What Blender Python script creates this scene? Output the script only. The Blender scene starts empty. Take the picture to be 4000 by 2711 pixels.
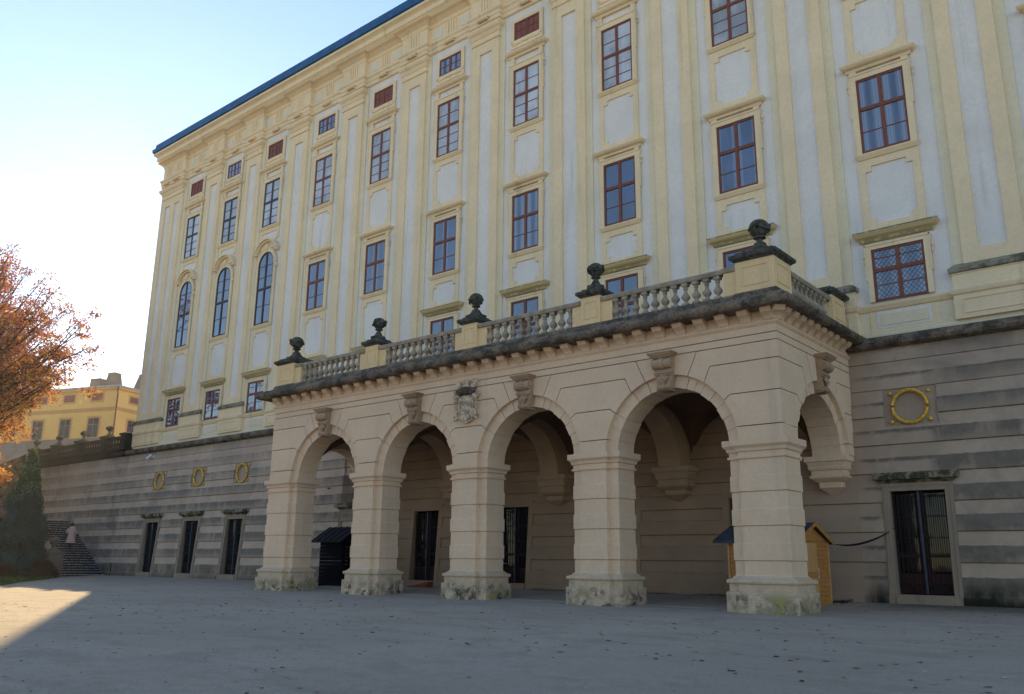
import bpy, bmesh, math, random
from mathutils import Vector, Matrix
R = math.radians
random.seed(7)
scn = bpy.context.scene
# ---------------------------------------------------------------- camera
CAMY = -27.336
cam_d = bpy.data.cameras.new('camera'); cam = bpy.data.objects.new('camera', cam_d)
scn.collection.objects.link(cam); scn.camera = cam
pitch, roll, yaw = R(14.0401), R(0.5763), R(39.9657)
F = Vector((-math.sin(yaw)*math.cos(pitch), math.cos(yaw)*math.cos(pitch), math.sin(pitch)))
Rt = Vector((math.cos(yaw), math.sin(yaw), 0)); Up = Rt.cross(F)
R2 = math.cos(roll)*Rt + math.sin(roll)*Up; U2 = -math.sin(roll)*Rt + math.cos(roll)*Up
M = Matrix((R2, U2, -F)).transposed().to_4x4(); M.translation = Vector((0, CAMY, 1.2)); cam.matrix_world = M
cam_d.sensor_width = 36; cam_d.lens = 3349.74/4000*36; cam_d.clip_end = 3000; cam_d.clip_start = .05
cam_d.shift_y = 3.17/4000
# ---------------------------------------------------------------- light
SUN_AZ, SUN_EL = R(-62.0), R(20.2)
sdir = Vector((math.sin(SUN_AZ)*math.cos(SUN_EL), math.cos(SUN_AZ)*math.cos(SUN_EL), math.sin(SUN_EL)))
w = bpy.data.worlds.new("World"); scn.world = w; w.use_nodes = True
nt = w.node_tree; bg = nt.nodes['Background']
sky = nt.nodes.new('ShaderNodeTexSky'); sky.sky_type = 'NISHITA'; sky.sun_disc = False
sky.sun_elevation = SUN_EL; sky.sun_rotation = SUN_AZ; sky.altitude = 200; sky.air_density = 1.0; sky.dust_density = 0.05; sky.ozone_density = 1.0
nt.links.new(sky.outputs[0], bg.inputs[0]); bg.inputs[1].default_value = .12
sd = bpy.data.lights.new('sun', 'SUN'); sd.energy = 4.8; sd.angle = R(.53); sd.color = (1, .74, .38)
so = bpy.data.objects.new('sun', sd); scn.collection.objects.link(so); so.rotation_euler = (-sdir).to_track_quat('-Z', 'Y').to_euler()
vs = scn.view_settings; vs.view_transform = 'Standard'; vs.look = 'None'; vs.exposure = 1.14; vs.gamma = 1
# ---------------------------------------------------------------- helpers
C = scn.collection
def link(o): C.objects.link(o); return o
class MB:
    """collects shapes for one mesh"""
    def __init__(s): s.v = []; s.f = []; s.m = []
    def add(s, vs, fs, mi=0):
        o = len(s.v); s.v += [tuple(p) for p in vs]; s.f += [tuple(i+o for i in f) for f in fs]; s.m += [mi]*len(fs)
    def box(s, x0, x1, y0, y1, z0, z1, mi=0):
        s.add([(x0,y0,z0),(x1,y0,z0),(x1,y1,z0),(x0,y1,z0),(x0,y0,z1),(x1,y0,z1),(x1,y1,z1),(x0,y1,z1)],
              [(0,3,2,1),(4,5,6,7),(0,1,5,4),(1,2,6,5),(2,3,7,6),(3,0,4,7)], mi)
    def prism(s, poly, fn, d0, d1, mi=0):
        """poly [(a,b)], fn(a,d,b)->xyz"""
        n = len(poly); vs = [fn(a,d0,b) for a,b in poly]+[fn(a,d1,b) for a,b in poly]
        s.add(vs, [tuple(range(n)), tuple(range(2*n-1,n-1,-1))]+[(i,i+n,(i+1)%n+n,(i+1)%n) for i in range(n)], mi)
    def loft(s, plan, levels, mi=0, caps=True):
        """plan CCW polygon [(x,y)], levels [(z,outset)]"""
        n = len(plan); rings = [[(x,y,z) for x,y in inset(plan,-o)] for z,o in levels]
        vs = [p for r in rings for p in r]; fs = []
        for k in range(len(rings)-1):
            for i in range(n):
                j = (i+1)%n; fs.append((k*n+i, k*n+j, (k+1)*n+j, (k+1)*n+i))
        if caps: fs.append(tuple(range(n-1,-1,-1))); fs.append(tuple(range((len(rings)-1)*n, len(rings)*n)))
        s.add(vs, fs, mi)
    def lathe(s, prof, c=(0,0,0), n=14, mi=0, ax=None):
        vs = []; fs = []
        for r,z in prof:
            for i in range(n):
                a = 2*math.pi*i/n; vs.append((c[0]+r*math.cos(a), c[1]+r*math.sin(a), c[2]+z))
        for k in range(len(prof)-1):
            for i in range(n):
                j=(i+1)%n; fs.append((k*n+i,k*n+j,(k+1)*n+j,(k+1)*n+i))
        fs.append(tuple(range(n-1,-1,-1))); fs.append(tuple(range((len(prof)-1)*n,len(prof)*n)))
        s.add(vs, fs, mi)
    def tube(s, pts, r, n=6, mi=0):
        pts=[Vector(p) for p in pts]; vs=[]; fs=[]
        rr = r if isinstance(r,(list,tuple)) else [r]*len(pts)
        for k,p in enumerate(pts):
            t=(pts[min(k+1,len(pts)-1)]-pts[max(k-1,0)]).normalized()
            a=t.cross(Vector((0,0,1)))
            if a.length<.1: a=t.cross(Vector((1,0,0)))
            a.normalize(); b=t.cross(a)
            for i in range(n):
                q=2*math.pi*i/n; vs.append(tuple(p+rr[k]*(math.cos(q)*a+math.sin(q)*b)))
        for k in range(len(pts)-1):
            for i in range(n):
                j=(i+1)%n; fs.append((k*n+i,(k+1)*n+i,(k+1)*n+j,k*n+j))
        fs.append(tuple(range(n))); fs.append(tuple(range(len(pts)*n-1,(len(pts)-1)*n-1,-1)))
        s.add(vs,fs,mi)
    def ball(s, c, r, n=8, mi=0):
        if not isinstance(r,(tuple,list)): r=(r,r,r)
        vs=[];fs=[];m=max(4,n//2+1)
        for k in range(m+1):
            t=math.pi*k/m
            for i in range(n):
                a=2*math.pi*i/n; vs.append((c[0]+r[0]*math.sin(t)*math.cos(a),c[1]+r[1]*math.sin(t)*math.sin(a),c[2]+r[2]*math.cos(t)))
        for k in range(m):
            for i in range(n):
                j=(i+1)%n; fs.append((k*n+i,(k+1)*n+i,(k+1)*n+j,k*n+j))
        s.add(vs,fs,mi)
    def profx(s, prof, x0, x1, mi=0, cap=True):
        """profile [(y,z)] open strip extruded along x, closed at the back"""
        n=len(prof); vs=[(x0,y,z) for y,z in prof]+[(x1,y,z) for y,z in prof]
        fs=[(i,i+n,i+1+n,i+1) for i in range(n-1)]
        if cap: fs+= [tuple(range(n)), tuple(range(2*n-1,n-1,-1))]
        s.add(vs,fs,mi)
    def build(s, name, mats, parent=None, smooth=False, loc=None, fix=True):
        me = bpy.data.meshes.new(name); me.from_pydata(s.v, [], s.f)
        if not isinstance(mats,(list,tuple)): mats=[mats]
        for m in mats: me.materials.append(m)
        me.polygons.foreach_set('material_index', s.m)
        if fix:
            bm=bmesh.new(); bm.from_mesh(me); bmesh.ops.remove_doubles(bm, verts=bm.verts, dist=1e-5)
            bmesh.ops.recalc_face_normals(bm, faces=bm.faces); bm.to_mesh(me); bm.free()
        if smooth:
            me.polygons.foreach_set('use_smooth',[True]*len(me.polygons))
            me.set_sharp_from_angle(angle=R(40))
        o = link(bpy.data.objects.new(name, me)); 
        if loc: o.location=loc
        if parent: o.parent = parent
        return o
def inset(poly, d):
    if abs(d)<1e-9: return list(poly)
    n=len(poly); out=[]
    for i in range(n):
        p0,p1,p2=poly[i-1],poly[i],poly[(i+1)%n]
        a=(p1[0]-p0[0],p1[1]-p0[1]); b=(p2[0]-p1[0],p2[1]-p1[1])
        la=math.hypot(*a) or 1e-9; lb=math.hypot(*b) or 1e-9
        na=(-a[1]/la,a[0]/la); nb=(-b[1]/lb,b[0]/lb)
        k=1+na[0]*nb[0]+na[1]*nb[1]; k=max(k,.25)
        out.append((p1[0]+d*(na[0]+nb[0])/k, p1[1]+d*(na[1]+nb[1])/k))
    return out
def rect(x0,x1,y0,y1): return [(x0,y0),(x1,y0),(x1,y1),(x0,y1)]
def empty(name, label, cat, group=None, loc=(0,0,0), rz=0):
    o = link(bpy.data.objects.new(name, None)); o.location=loc; o.rotation_euler=(0,0,rz); o.empty_display_size=.2
    return tag(o,label,cat,group)
def tag(o, label, cat, group=None, kind=None):
    if label: o['label']=label
    if cat: o['category']=cat
    if group: o['group']=group
    if kind: o['kind']=kind
    return o
def dup(o, parent=None, loc=None, kids=True):
    c=o.copy(); link(c); c.parent=parent
    if loc is not None: c.location=loc
    if kids:
        for ch in list(o.children): dup(ch, c)
    return c
# ---------------------------------------------------------------- materials
class NT:
    def __init__(s, name):
        s.m=bpy.data.materials.new(name); s.m.use_nodes=True; s.t=s.m.node_tree; s.b=s.t.nodes['Principled BSDF']
        s.g=s.t.nodes.new('ShaderNodeNewGeometry'); s.pos=s.g.outputs['Position']; s._sep=None
    def n(s,t,**k):
        x=s.t.nodes.new(t)
        for a,v in k.items(): setattr(x,a,v)
        return x
    def set(s,sock,v):
        if isinstance(v,(int,float,tuple)): sock.default_value=v
        else: s.t.links.new(v,sock)
    def math(s,op,a,b=0.,c=0.,clamp=False):
        x=s.n('ShaderNodeMath',operation=op,use_clamp=clamp); s.set(x.inputs[0],a); s.set(x.inputs[1],b); s.set(x.inputs[2],c); return x.outputs[0]
    def xyz(s):
        if not s._sep: s._sep=s.n('ShaderNodeSeparateXYZ'); s.t.links.new(s.pos,s._sep.inputs[0])
        return s._sep.outputs
    def noise(s,scale,detail=4,rough=.6,stretch=None,dist=0.,vec=None):
        x=s.n('ShaderNodeTexNoise'); x.inputs['Scale'].default_value=scale; x.inputs['Detail'].default_value=detail; x.inputs['Roughness'].default_value=rough; x.inputs['Distortion'].default_value=dist
        v=vec or s.pos
        if stretch:
            mp=s.n('ShaderNodeVectorMath',operation='MULTIPLY'); s.t.links.new(v,mp.inputs[0]); mp.inputs[1].default_value=stretch; v=mp.outputs[0]
        s.t.links.new(v,x.inputs['Vector']); return x.outputs[0]
    def ramp(s,v,a,b,lo=0.,hi=1.,smooth=True):
        x=s.n('ShaderNodeMapRange',interpolation_type='SMOOTHSTEP' if smooth else 'LINEAR'); s.set(x.inputs[0],v)
        x.inputs[1].default_value=a; x.inputs[2].default_value=b; x.inputs[3].default_value=lo; x.inputs[4].default_value=hi; return x.outputs[0]
    def mix(s,f,a,b):
        x=s.n('ShaderNodeMix',data_type='RGBA'); s.set(x.inputs[0],f)
        for i,v in ((6,a),(7,b)):
            if isinstance(v,tuple) and len(v)==3: v=v+(1,)
            s.set(x.inputs[i],v)
        return x.outputs[2]
    def bump(s,h,dist=.01,strength=.5):
        x=s.n('ShaderNodeBump'); x.inputs['Strength'].default_value=strength; x.inputs['Distance'].default_value=dist; s.t.links.new(h,x.inputs['Height']); s.t.links.new(x.outputs[0],s.b.inputs['Normal'])
    def out(s,col=None,rough=.85,spec=.25,metal=0):
        if col is not None:
            if isinstance(col,tuple) and len(col)==3: col=col+(1,)
            s.set(s.b.inputs['Base Color'],col)
        s.set(s.b.inputs['Roughness'],rough); s.b.inputs['Specular IOR Level'].default_value=spec; s.b.inputs['Metallic'].default_value=metal
        return s.m
def mul(c,k): return tuple(x*k for x in c)
def plaster(name, c, var=.12, dirt=None, dirt_amt=.35, bumps=.006):
    n=NT(name); a=n.noise(.55,5,.65); b=n.noise(9,3,.6); s=n.noise(1.2,4,.6,(1.6,1.6,.12))
    col=n.mix(n.ramp(a,.3,.7), mul(c,1-var), mul(c,1+var*.6))
    col=n.mix(n.ramp(b,.35,.7,0,.35), col, mul(c,.8))
    d=dirt or mul(c,.55)
    col=n.mix(n.ramp(s,.55,.8,0,dirt_amt), col, d)
    n.bump(n.noise(28,3,.7),bumps,.5)
    return n.out(col,.9,.15)
M={}
M['white']=plaster('white_plaster',(.77,.72,.665),.07,(.42,.40,.36),.5)
M['yellow']=plaster('yellow_plaster',(.82,.65,.42),.07,(.40,.32,.20),.55)
M['pale']=plaster('pale_yellow_plaster',(.76,.66,.46),.06,(.45,.42,.34),.3)
M['cream']=plaster('cream_plaster',(.72,.66,.53),.06)
M['plinth2']=plaster('damp_grey_stone',(.17,.135,.11),.25,(.07,.06,.05),.6,.012)
M['sooty']=plaster('sooty_balustrade_stone',(.035,.032,.03),.3,(.015,.015,.014),.6,.015)
M['vault']=plaster('shade_darkened_vault_plaster',(.13,.07,.038),.2,(.08,.05,.03),.5)  # shade under the vault is put into this dark base colour
M['inner']=plaster('shade_brown_inner_plaster',(.42,.285,.18),.14,(.2,.13,.08),.4)  # ribs and consoles: plaster browned to carry the porch's shade
M['beige']=plaster('beige_plaster',(.74,.54,.37),.08,(.36,.31,.26),.3)
def ledge_mat():
    n=NT('weathered_ledge_stone'); a=n.noise(2.2,6,.7); b=n.noise(11,4,.7)
    col=n.mix(n.ramp(a,.4,.62),(.30,.265,.19),(.10,.105,.08)); col=n.mix(n.ramp(b,.55,.7,0,.8),col,(.45,.42,.33))
    n.bump(b,.02,.8); return n.out(col,.95,.1)
M['ledge']=ledge_mat()
def dark_stone():
    n=NT('blackened_sandstone'); a=n.noise(1.8,6,.7); b=n.noise(8,5,.75); c=n.noise(3.1,4,.6)
    col=n.mix(n.ramp(a,.35,.65),(.085,.073,.058),(.27,.205,.15)); col=n.mix(n.ramp(c,.5,.7,0,.8),col,(.04,.045,.035)); col=n.mix(n.ramp(b,.60,.68,0,.8),col,(.36,.32,.27)); col=n.mix(n.ramp(n.noise(16,4,.75),.52,.62,0,.7),col,(.03,.03,.028))
    n.bump(b,.04,1.); return n.out(col,.95,.1)
M['dark']=dark_stone()
def urn_stone():
    n=NT('urn_sandstone'); a=n.noise(5,6,.7); b=n.noise(18,4,.7)
    col=n.mix(n.ramp(a,.35,.65),(.036,.038,.033),(.12,.115,.092)); col=n.mix(n.ramp(b,.66,.76,0,.6),col,(.2,.2,.17))
    n.bump(b,.02,.8); return n.out(col,.9,.15)
M['urn']=urn_stone()
def bal_stone():
    n=NT('baluster_sandstone'); a=n.noise(3,5,.7); b=n.noise(14,4,.7)
    col=n.mix(n.ramp(a,.3,.7),(.26,.22,.17),(.42,.35,.27)); col=n.mix(n.ramp(b,.58,.74,0,.7),col,(.12,.11,.10))
    n.bump(b,.012,.8); return n.out(col,.95,.1)
M['bal']=bal_stone()
def wall_mat(name, c, xlo, xhi, amt):
    """rusticated plaster with soot washed down from every ledge"""
    n=NT(name); X,Y,Z=n.xyz(); a=n.noise(.6,5,.65); b=n.noise(7,4,.6)
    st=n.noise(1.1,5,.65,(1.5,1.5,.5)); drip=n.noise(2.3,5,.7,(1.6,1.6,.35)); big=n.noise(.33,4,.6,dist=.6)
    col=n.mix(n.ramp(a,.3,.7),mul(c,.86),mul(c,1.08)); col=n.mix(n.ramp(b,.35,.7,0,.3),col,mul(c,.78))
    if name.endswith('right'): col=n.mix(n.ramp(n.math('ADD',X,n.math('MULTIPLY',st,.8)),-8.75,-7.0,1,0),col,(.38,.275,.195))  # porch end browned to meet the painted shade of the inner wall
    if name.startswith('sheltered'): col=n.mix(n.ramp(X,-12.5,-9.2),col,(.38,.275,.195))  # painted porch shade eases off towards the open right end
    t=n.math('FRACT',n.math('DIVIDE',n.math('ADD',Z,n.math('MULTIPLY_ADD',drip,.10,-.13)),.85))
    band=n.math('MULTIPLY',n.math('ADD',n.ramp(t,.40,.48,0,.55),n.ramp(t,.48,.85,0,.45)),n.ramp(t,.95,1.0,1,0))
    edge=n.math('MULTIPLY',n.ramp(t,.80,.95),n.ramp(t,.97,1.0,1,0))
    low=n.ramp(Z,3.4,6.6,1.,.42); lo2=n.ramp(Z,6.0,7.6,1,.35)
    patch=n.ramp(n.math('ADD',st,n.math('MULTIPLY',big,.5)),.52,.86)
    m1=n.math('MULTIPLY',n.math('MULTIPLY',band,low),n.math('MULTIPLY_ADD',patch,.62,.40))
    m2=n.math('MULTIPLY',n.math('MULTIPLY',edge,lo2),n.ramp(st,.38,.55,.25,.95))
    zone=n.math('MULTIPLY',n.ramp(n.math('ADD',X,drip),xlo,xlo+.9),n.ramp(n.math('ADD',X,drip),xhi-1.0,xhi,1,0)) if xlo is not None else 1.
    m1=n.math('MULTIPLY',m1,n.ramp(n.math('ADD',X,drip),-6.3,-5.6)) if name.endswith('right') else m1
    m=n.math('MULTIPLY',n.math('MAXIMUM',m1,m2),zone); m=n.math('MINIMUM',n.math('MULTIPLY',m,amt),.72)
    free=n.math('MULTIPLY',n.math('MULTIPLY',n.ramp(big,.5,.72),zone),(.85 if name.startswith('old') else .45)*amt)
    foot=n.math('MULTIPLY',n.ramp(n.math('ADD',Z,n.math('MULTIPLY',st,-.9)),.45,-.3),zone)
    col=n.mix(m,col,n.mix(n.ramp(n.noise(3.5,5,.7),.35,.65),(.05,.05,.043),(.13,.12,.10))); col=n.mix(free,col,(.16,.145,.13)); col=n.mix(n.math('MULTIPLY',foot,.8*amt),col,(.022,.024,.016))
    n.bump(n.noise(24,3,.7),.008,.5); return n.out(col,.92,.12)
BW=(.51,.39,.30)
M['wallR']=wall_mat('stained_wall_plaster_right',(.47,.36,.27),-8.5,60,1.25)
M['wallM']=wall_mat('sheltered_shaded_wall_plaster',(.36,.245,.16),None,None,.10)  # few stains here; the darker brown is porch shade in the colour
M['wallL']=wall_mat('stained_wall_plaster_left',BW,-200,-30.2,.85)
def old_wall():
    n=NT('old_retaining_wall'); X,Y,Z=n.xyz(); a=n.noise(.5,6,.7,(1,1,1.8)); s=n.noise(1.4,5,.7,(1.6,1.6,.3)); b=n.noise(5,5,.7)
    col=n.mix(n.ramp(a,.35,.65),(.36,.29,.24),(.10,.092,.088)); col=n.mix(n.ramp(s,.45,.7,0,.75),col,(.085,.08,.075)); col=n.mix(n.ramp(b,.6,.75,0,.5),col,(.42,.37,.32))
    n.bump(b,.02,.6); return n.out(col,.95,.1)
M['old']=wall_mat('old_retaining_wall',(.48,.37,.29),-300,-52,1.05)
def plinth_mat():
    n=NT('mossy_plinth_stone'); X,Y,Z=n.xyz(); a=n.noise(2.3,6,.75,dist=.5); m=n.noise(1.9,5,.7); b=n.noise(7,5,.7)
    col=n.mix(n.ramp(b,.3,.7),(.50,.385,.27),(.62,.48,.34))
    low=n.ramp(n.math('ADD',Z,n.math('MULTIPLY',b,-.25)),.5,.1)
    col=n.mix(n.math('MULTIPLY',n.ramp(m,.40,.6),low),col,(.27,.225,.16))
    col=n.mix(n.math('MULTIPLY',n.ramp(m,.55,.62),n.math('MULTIPLY',low,.75)),col,(.36,.33,.09))
    col=n.mix(n.math('MULTIPLY',n.ramp(a,.51,.62,0,.9),n.ramp(Z,.85,.15)),col,(.05,.048,.04))
    n.bump(b,.015,.8); return n.out(col,.95,.1)
M['plinth']=plinth_mat()
def simple(name,c,rough=.6,spec=.3,metal=0,nz=0.,sc=6,st=None):
    n=NT(name)
    if nz:
        a=n.noise(sc,4,.65,st); n.bump(a,.004,.4); return n.out(n.mix(n.ramp(a,.3,.7),mul(c,1-nz),mul(c,1+nz)),rough,spec,metal)
    return n.out(c,rough,spec,metal)
M['frame']=simple('red_brown_window_paint',(.19,.062,.038),.55,.3,0,.25,12)
M['framed']=simple('dark_window_paint',(.06,.035,.035),.55,.3,0,.25,12)
M['shutter']=simple('red_brown_shutter_boards',(.22,.085,.07),.75,.2,0,.3,8,(1,1,6))
def glass(name,c,refl=1.,wob=.002,curtain=None):
    n=NT(name); a=n.noise(1.3,2,.5); b=n.noise(.8,3,.6,(1,1,.5)); oi=n.n('ShaderNodeObjectInfo')
    n.bump(a,wob,1); col=n.mix(n.ramp(b,.35,.65),mul(c,.6),mul(c,1.3)); col=n.mix(n.math('MULTIPLY',oi.outputs['Random'],.5),col,mul(c,.35)); n.b.inputs['IOR'].default_value=1.9
    if curtain:
        tc=n.n('ShaderNodeTexCoord'); sp=n.n('ShaderNodeSeparateXYZ'); n.t.links.new(tc.outputs['Object'],sp.inputs[0]); X,Z=sp.outputs[0],sp.outputs[2]
        ax=n.math('ABSOLUTE',n.math('SUBTRACT',n.math('ABSOLUTE',X),.40))           # inner casements standing behind the outer panes
        fold=n.math('MULTIPLY_ADD',n.math('SINE',n.math('MULTIPLY_ADD',X,70.,n.math('MULTIPLY',b,9.))),.18,.82)
        inner=n.ramp(ax,.20,.235); wide=n.ramp(n.math('ADD',ax,n.math('MULTIPLY',oi.outputs['Random'],.16)),.16,.30)
        m=n.math('MAXIMUM',n.math('MULTIPLY',inner,.5),n.math('MULTIPLY',n.math('MULTIPLY',wide,fold),n.ramp(oi.outputs['Random'],.2,.6,.2,.9)))
        col=n.mix(m,col,curtain)
    return n.out(col,.025,refl)
M['glass']=glass('window_glass',(.022,.045,.12),.9)  # blue of this and the next glass paints in reflected sky
M['glassc']=glass('curtained_glass',(.045,.07,.15),.8,.002,(.22,.25,.34))
M['blind']=glass('white_blind_behind_glass',(.46,.47,.50),.6,.004)
M['dglass']=glass('dim_doorway_glass',(.014,.013,.014),.12)
M['lattice']=simple('grey_window_lattice',(.12,.15,.2),.6)
M['roof']=simple('blue_copper_roof_sheet',(.015,.085,.21),.5,.4,.2,.3,2,(1,1,1))
M['iron']=simple('black_iron',(.012,.012,.014),.5,.4,.5,.2,20)
M['ironb']=simple('grey_blue_iron_post',(.045,.06,.09),.5,.4,.3,.2,20)
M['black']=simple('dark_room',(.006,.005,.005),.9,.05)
M['reddoor']=simple('dark_red_door_paint',(.045,.012,.011),.6,.3,0,.3,9)
M['brownwood']=simple('brown_door_boards',(.028,.012,.013),.7,.2,0,.3,9,(9,9,.5))
M['casing']=plaster('door_casing_stone',(.32,.245,.18),.12,(.12,.11,.08),.6,.01)
M['hood']=(lambda n:(n.bump(n.noise(9,4,.7),.02,.8),n.out(n.mix(n.ramp(n.noise(4,5,.7),.38,.56),(.28,.23,.17),(.06,.065,.035)),.95,.1))[1])(NT('mossy_hood_stone'))
M['gold']=simple('gilded_ring',(.70,.43,.06),.48,.5,.4,.5,22)
M['key']=plaster('weathered_keystone',(.42,.29,.185),.25,(.14,.12,.10),.6,.012)
def ground_mat():
    n=NT('grey_gravel_yard'); X,Y,Z=n.xyz(); a=n.noise(.13,6,.62); b=n.noise(.7,7,.75,(1,1.5,1),.3); c=n.noise(30,5,.85); d=n.noise(110,2,.6); e=n.noise(6,6,.8); tr=n.noise(.45,5,.7,(.35,2.4,1),.8)
    col=n.mix(n.ramp(a,.3,.7),(.375,.315,.255),(.455,.385,.31)); col=n.mix(n.ramp(b,.47,.62,0,.55),col,(.295,.245,.195)); col=n.mix(n.ramp(tr,.5,.62,0,.2),col,(.47,.42,.36))
    col=n.mix(n.ramp(e,.48,.64,0,.35),col,(.25,.215,.18)); col=n.mix(n.ramp(e,.42,.28,0,.3),col,(.52,.46,.39))
    col=n.mix(n.ramp(c,.53,.62,0,.75),col,(.19,.165,.135)); col=n.mix(n.ramp(c,.42,.30,0,.6),col,(.68,.62,.54)); col=n.mix(n.ramp(d,.55,.7,0,.5),col,(.12,.10,.085))
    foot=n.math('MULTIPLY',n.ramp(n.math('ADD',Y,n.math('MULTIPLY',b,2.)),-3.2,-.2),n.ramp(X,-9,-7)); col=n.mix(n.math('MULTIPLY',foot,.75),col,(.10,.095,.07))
    h=n.math('MULTIPLY_ADD',c,.7,n.math('MULTIPLY',e,.9)); n.bump(h,.02,.8); return n.out(col,.95,.12)
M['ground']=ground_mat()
M['grass']=(lambda n:(n.bump(n.noise(8,4,.8),.1,1),n.out(n.mix(n.ramp(n.noise(.5,5,.7),.4,.65),(.045,.085,.02),(.16,.12,.045)),.95,.1))[1])(NT('autumn_grass'))
M['step']=simple('dark_stone_tread',(.022,.020,.024),.85,.15,0,.35,5)
M['nosing']=(lambda n: n.out(n.mix(n.ramp(n.noise(14,3,.7),.42,.58),(.10,.10,.11),(.55,.54,.54)),.85,.2))(NT('worn_white_nosing'))

# ================================================================ SETTING: ground
def gz(y): 
    return 0. if y<-6.2 else min((y+6.2)/5.2*.17,.17)
g=MB(); ys=[-500,-60,-30,-20,-12,-8,-6.2,-5.2,-4,-3,-2.2,-1.0,0,30,120,600]; xs=[-700,-200,-90,-70,-50,-30,-15,0,20,60,300,700]
vv=[(x,y,gz(y)) for y in ys for x in xs]; nx=len(xs)
g.add(vv,[(j*nx+i,j*nx+i+1,(j+1)*nx+i+1,(j+1)*nx+i) for j in range(len(ys)-1) for i in range(nx-1)])
tag(g.build('ground',M['ground']),'pale grey gravel yard in front of the palace',None,kind='structure')
# grass patch
gp=[(-54.25,-4.1),(-53.2,-5.0),(-50.5,-6.9),(-46.5,-9.4),(-41.8,-11.9),(-44,-14),(-60,-20),(-90,-24),(-95,-5),(-62,-4.6)]
g=MB(); g.loft([(x,y) for x,y in gp][::-1] if False else gp[::-1],[(.02,.12),(.07,.0)]); 
grass=g.build('grass',M['grass']); tag(grass,'strip of green and yellowed grass under the conifer beside the steps','grass',kind='stuff')

# ================================================================ PALACE
BAY=[-50.61,-46.17,-41.75,-36.84,-32.03,-27.08,-22.15,-17.26,-12.19,-7.06,-1.73,3.2,8.1]
XB=-55.0; XE=10.7; DEP=22.
pal=empty('palace','long yellow and white baroque palace with pilasters and rows of red framed windows','palace',loc=(0,0,0))
b=MB(); b.box(XB+.1,XE,0,DEP,7.6,29.3); b.build('wall',M['white'],pal)
def wrap(prof, name, mat, x1=XE, dep=DEP, parent=pal, smooth=False, xb=XB+.1):
    """profile [(proud,z)] swept along the front and round the left corner"""
    n=len(prof); vs=[(x1,-p,z) for p,z in prof]+[(xb-p,-p,z) for p,z in prof]+[(xb-p,dep,z) for p,z in prof]
    fs=[(k*n+i,k*n+i+1,(k+1)*n+i+1,(k+1)*n+i) for k in (0,1) for i in range(n-1)]
    m=MB(); m.add(vs,fs); return m.build(name,mat,parent,smooth)
wrap([(0,26.45),(.10,26.5),(.10,26.72),(.13,26.74),(.13,26.92),(.20,27.0),(.20,27.06),(.03,27.10),(.03,28.0),(.08,28.05),(.12,28.2),(.30,28.35),(.45,28.42),(.62,28.62),(.66,28.64),(.66,28.9),(.74,28.98),(.85,29.05),(.86,29.18),(.84,29.20),(.0,29.3)],'cornice',M['yellow'])
wrap([(.84,29.22),(.92,29.26),(.95,29.5),(.80,29.56),(.78,29.9),(.70,29.96),(-10,34.2),(-12,34.4)],'roof',M['roof'])
# centres of the pilasters
PIL=[(BAY[i]+BAY[i+1])/2 for i in range(len(BAY)-1)]
def pilaster(cx, half_front=.83, half_back=1.14, panels=((0,.385),), leftcorner=False):
    """yellow pilaster with a white inset panel, its capital, base ledge and pedestal"""
    p=MB(); zb,zt=9.98,25.6
    xs=[cx-half_front]; 
    for c,h in panels: xs+= [cx+c-h,cx+c+h]
    xs.append(cx+half_front)
    for k in range(0,len(xs),2): p.box(xs[k],xs[k+1],-.16,0.,zb,zt)
    for c,h in panels:
        p.box(cx+c-h,cx+c+h,-.16,0.,zb,10.4); p.box(cx+c-h,cx+c+h,-.16,0.,25.02,zt)
    o=p.build('pilaster',M['yellow'],pal)
    q=MB()
    for c,h in panels: q.box(cx+c-h+.0,cx+c+h-.0,-.075,0.,10.4,25.02)
    q.build('inset_panel',M['white'],o)
    q=MB(); q.box(cx-half_back,cx+half_back,-.06,0.,8.3,26.4); q.build('backing_strip',M['pale'],o)
    q=MB(); r=rect(cx-half_front,cx+half_front,-.16,0.)
    q.loft(r,[(25.56,.0),(25.58,.06),(25.66,.07),(25.68,.02),(25.86,.02),(25.92,.07),(26.06,.12),(26.14,.2),(26.22,.24),(26.34,.25),(26.36,.1),(26.5,.09),(26.52,.16),(26.72,.16),(26.74,.19),(26.92,.19),(27.0,.26),(27.08,.27),(27.1,.1),(28.0,.1),(28.06,.14),(28.2,.18),(28.34,.34),(28.42,.5)])
    q.build('capital',M['yellow'],o)
    q=MB(); hb=half_front+.35
    r=rect(cx-hb,cx+hb,-.2,0)
    q.loft(r,[(9.12,.03),(9.24,.03),(9.26,.0),(9.66,.0),(9.68,.03),(9.7,.03)]); 
    q.loft(r,[(8.3,.02),(9.02,.02),(9.06,.07),(9.16,.10),(9.2,.10),(9.24,.0)])
    q.build('pedestal',M['yellow'],o)
    q=MB(); q.loft(r,[(9.7,.02),(9.74,.08),(9.86,.09),(9.9,.03),(9.96,-.02),(10.0,-.12)]); q.build('pedestal_ledge',M['ledge'],o)
    q=MB(); z0,z1=8.45,8.9
    for a,b_,c_,d_ in ((cx-hb+.22,cx+hb-.22,z1-.03,z1),(cx-hb+.22,cx+hb-.22,z0,z0+.03),(cx-hb+.22,cx-hb+.25,z0+.03,z1-.03),(cx+hb-.25,cx+hb-.22,z0+.03,z1-.03)): q.box(a,b_,-.245,-.21,c_,d_)
    q.build('panel_moulding',M['yellow'],o)
    return o
for cx in PIL: pilaster(cx)
pilaster(XE-.9) if False else None
pilaster(-53.62,1.34,1.75,((-.62,.33),(.62,.33)))
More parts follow.
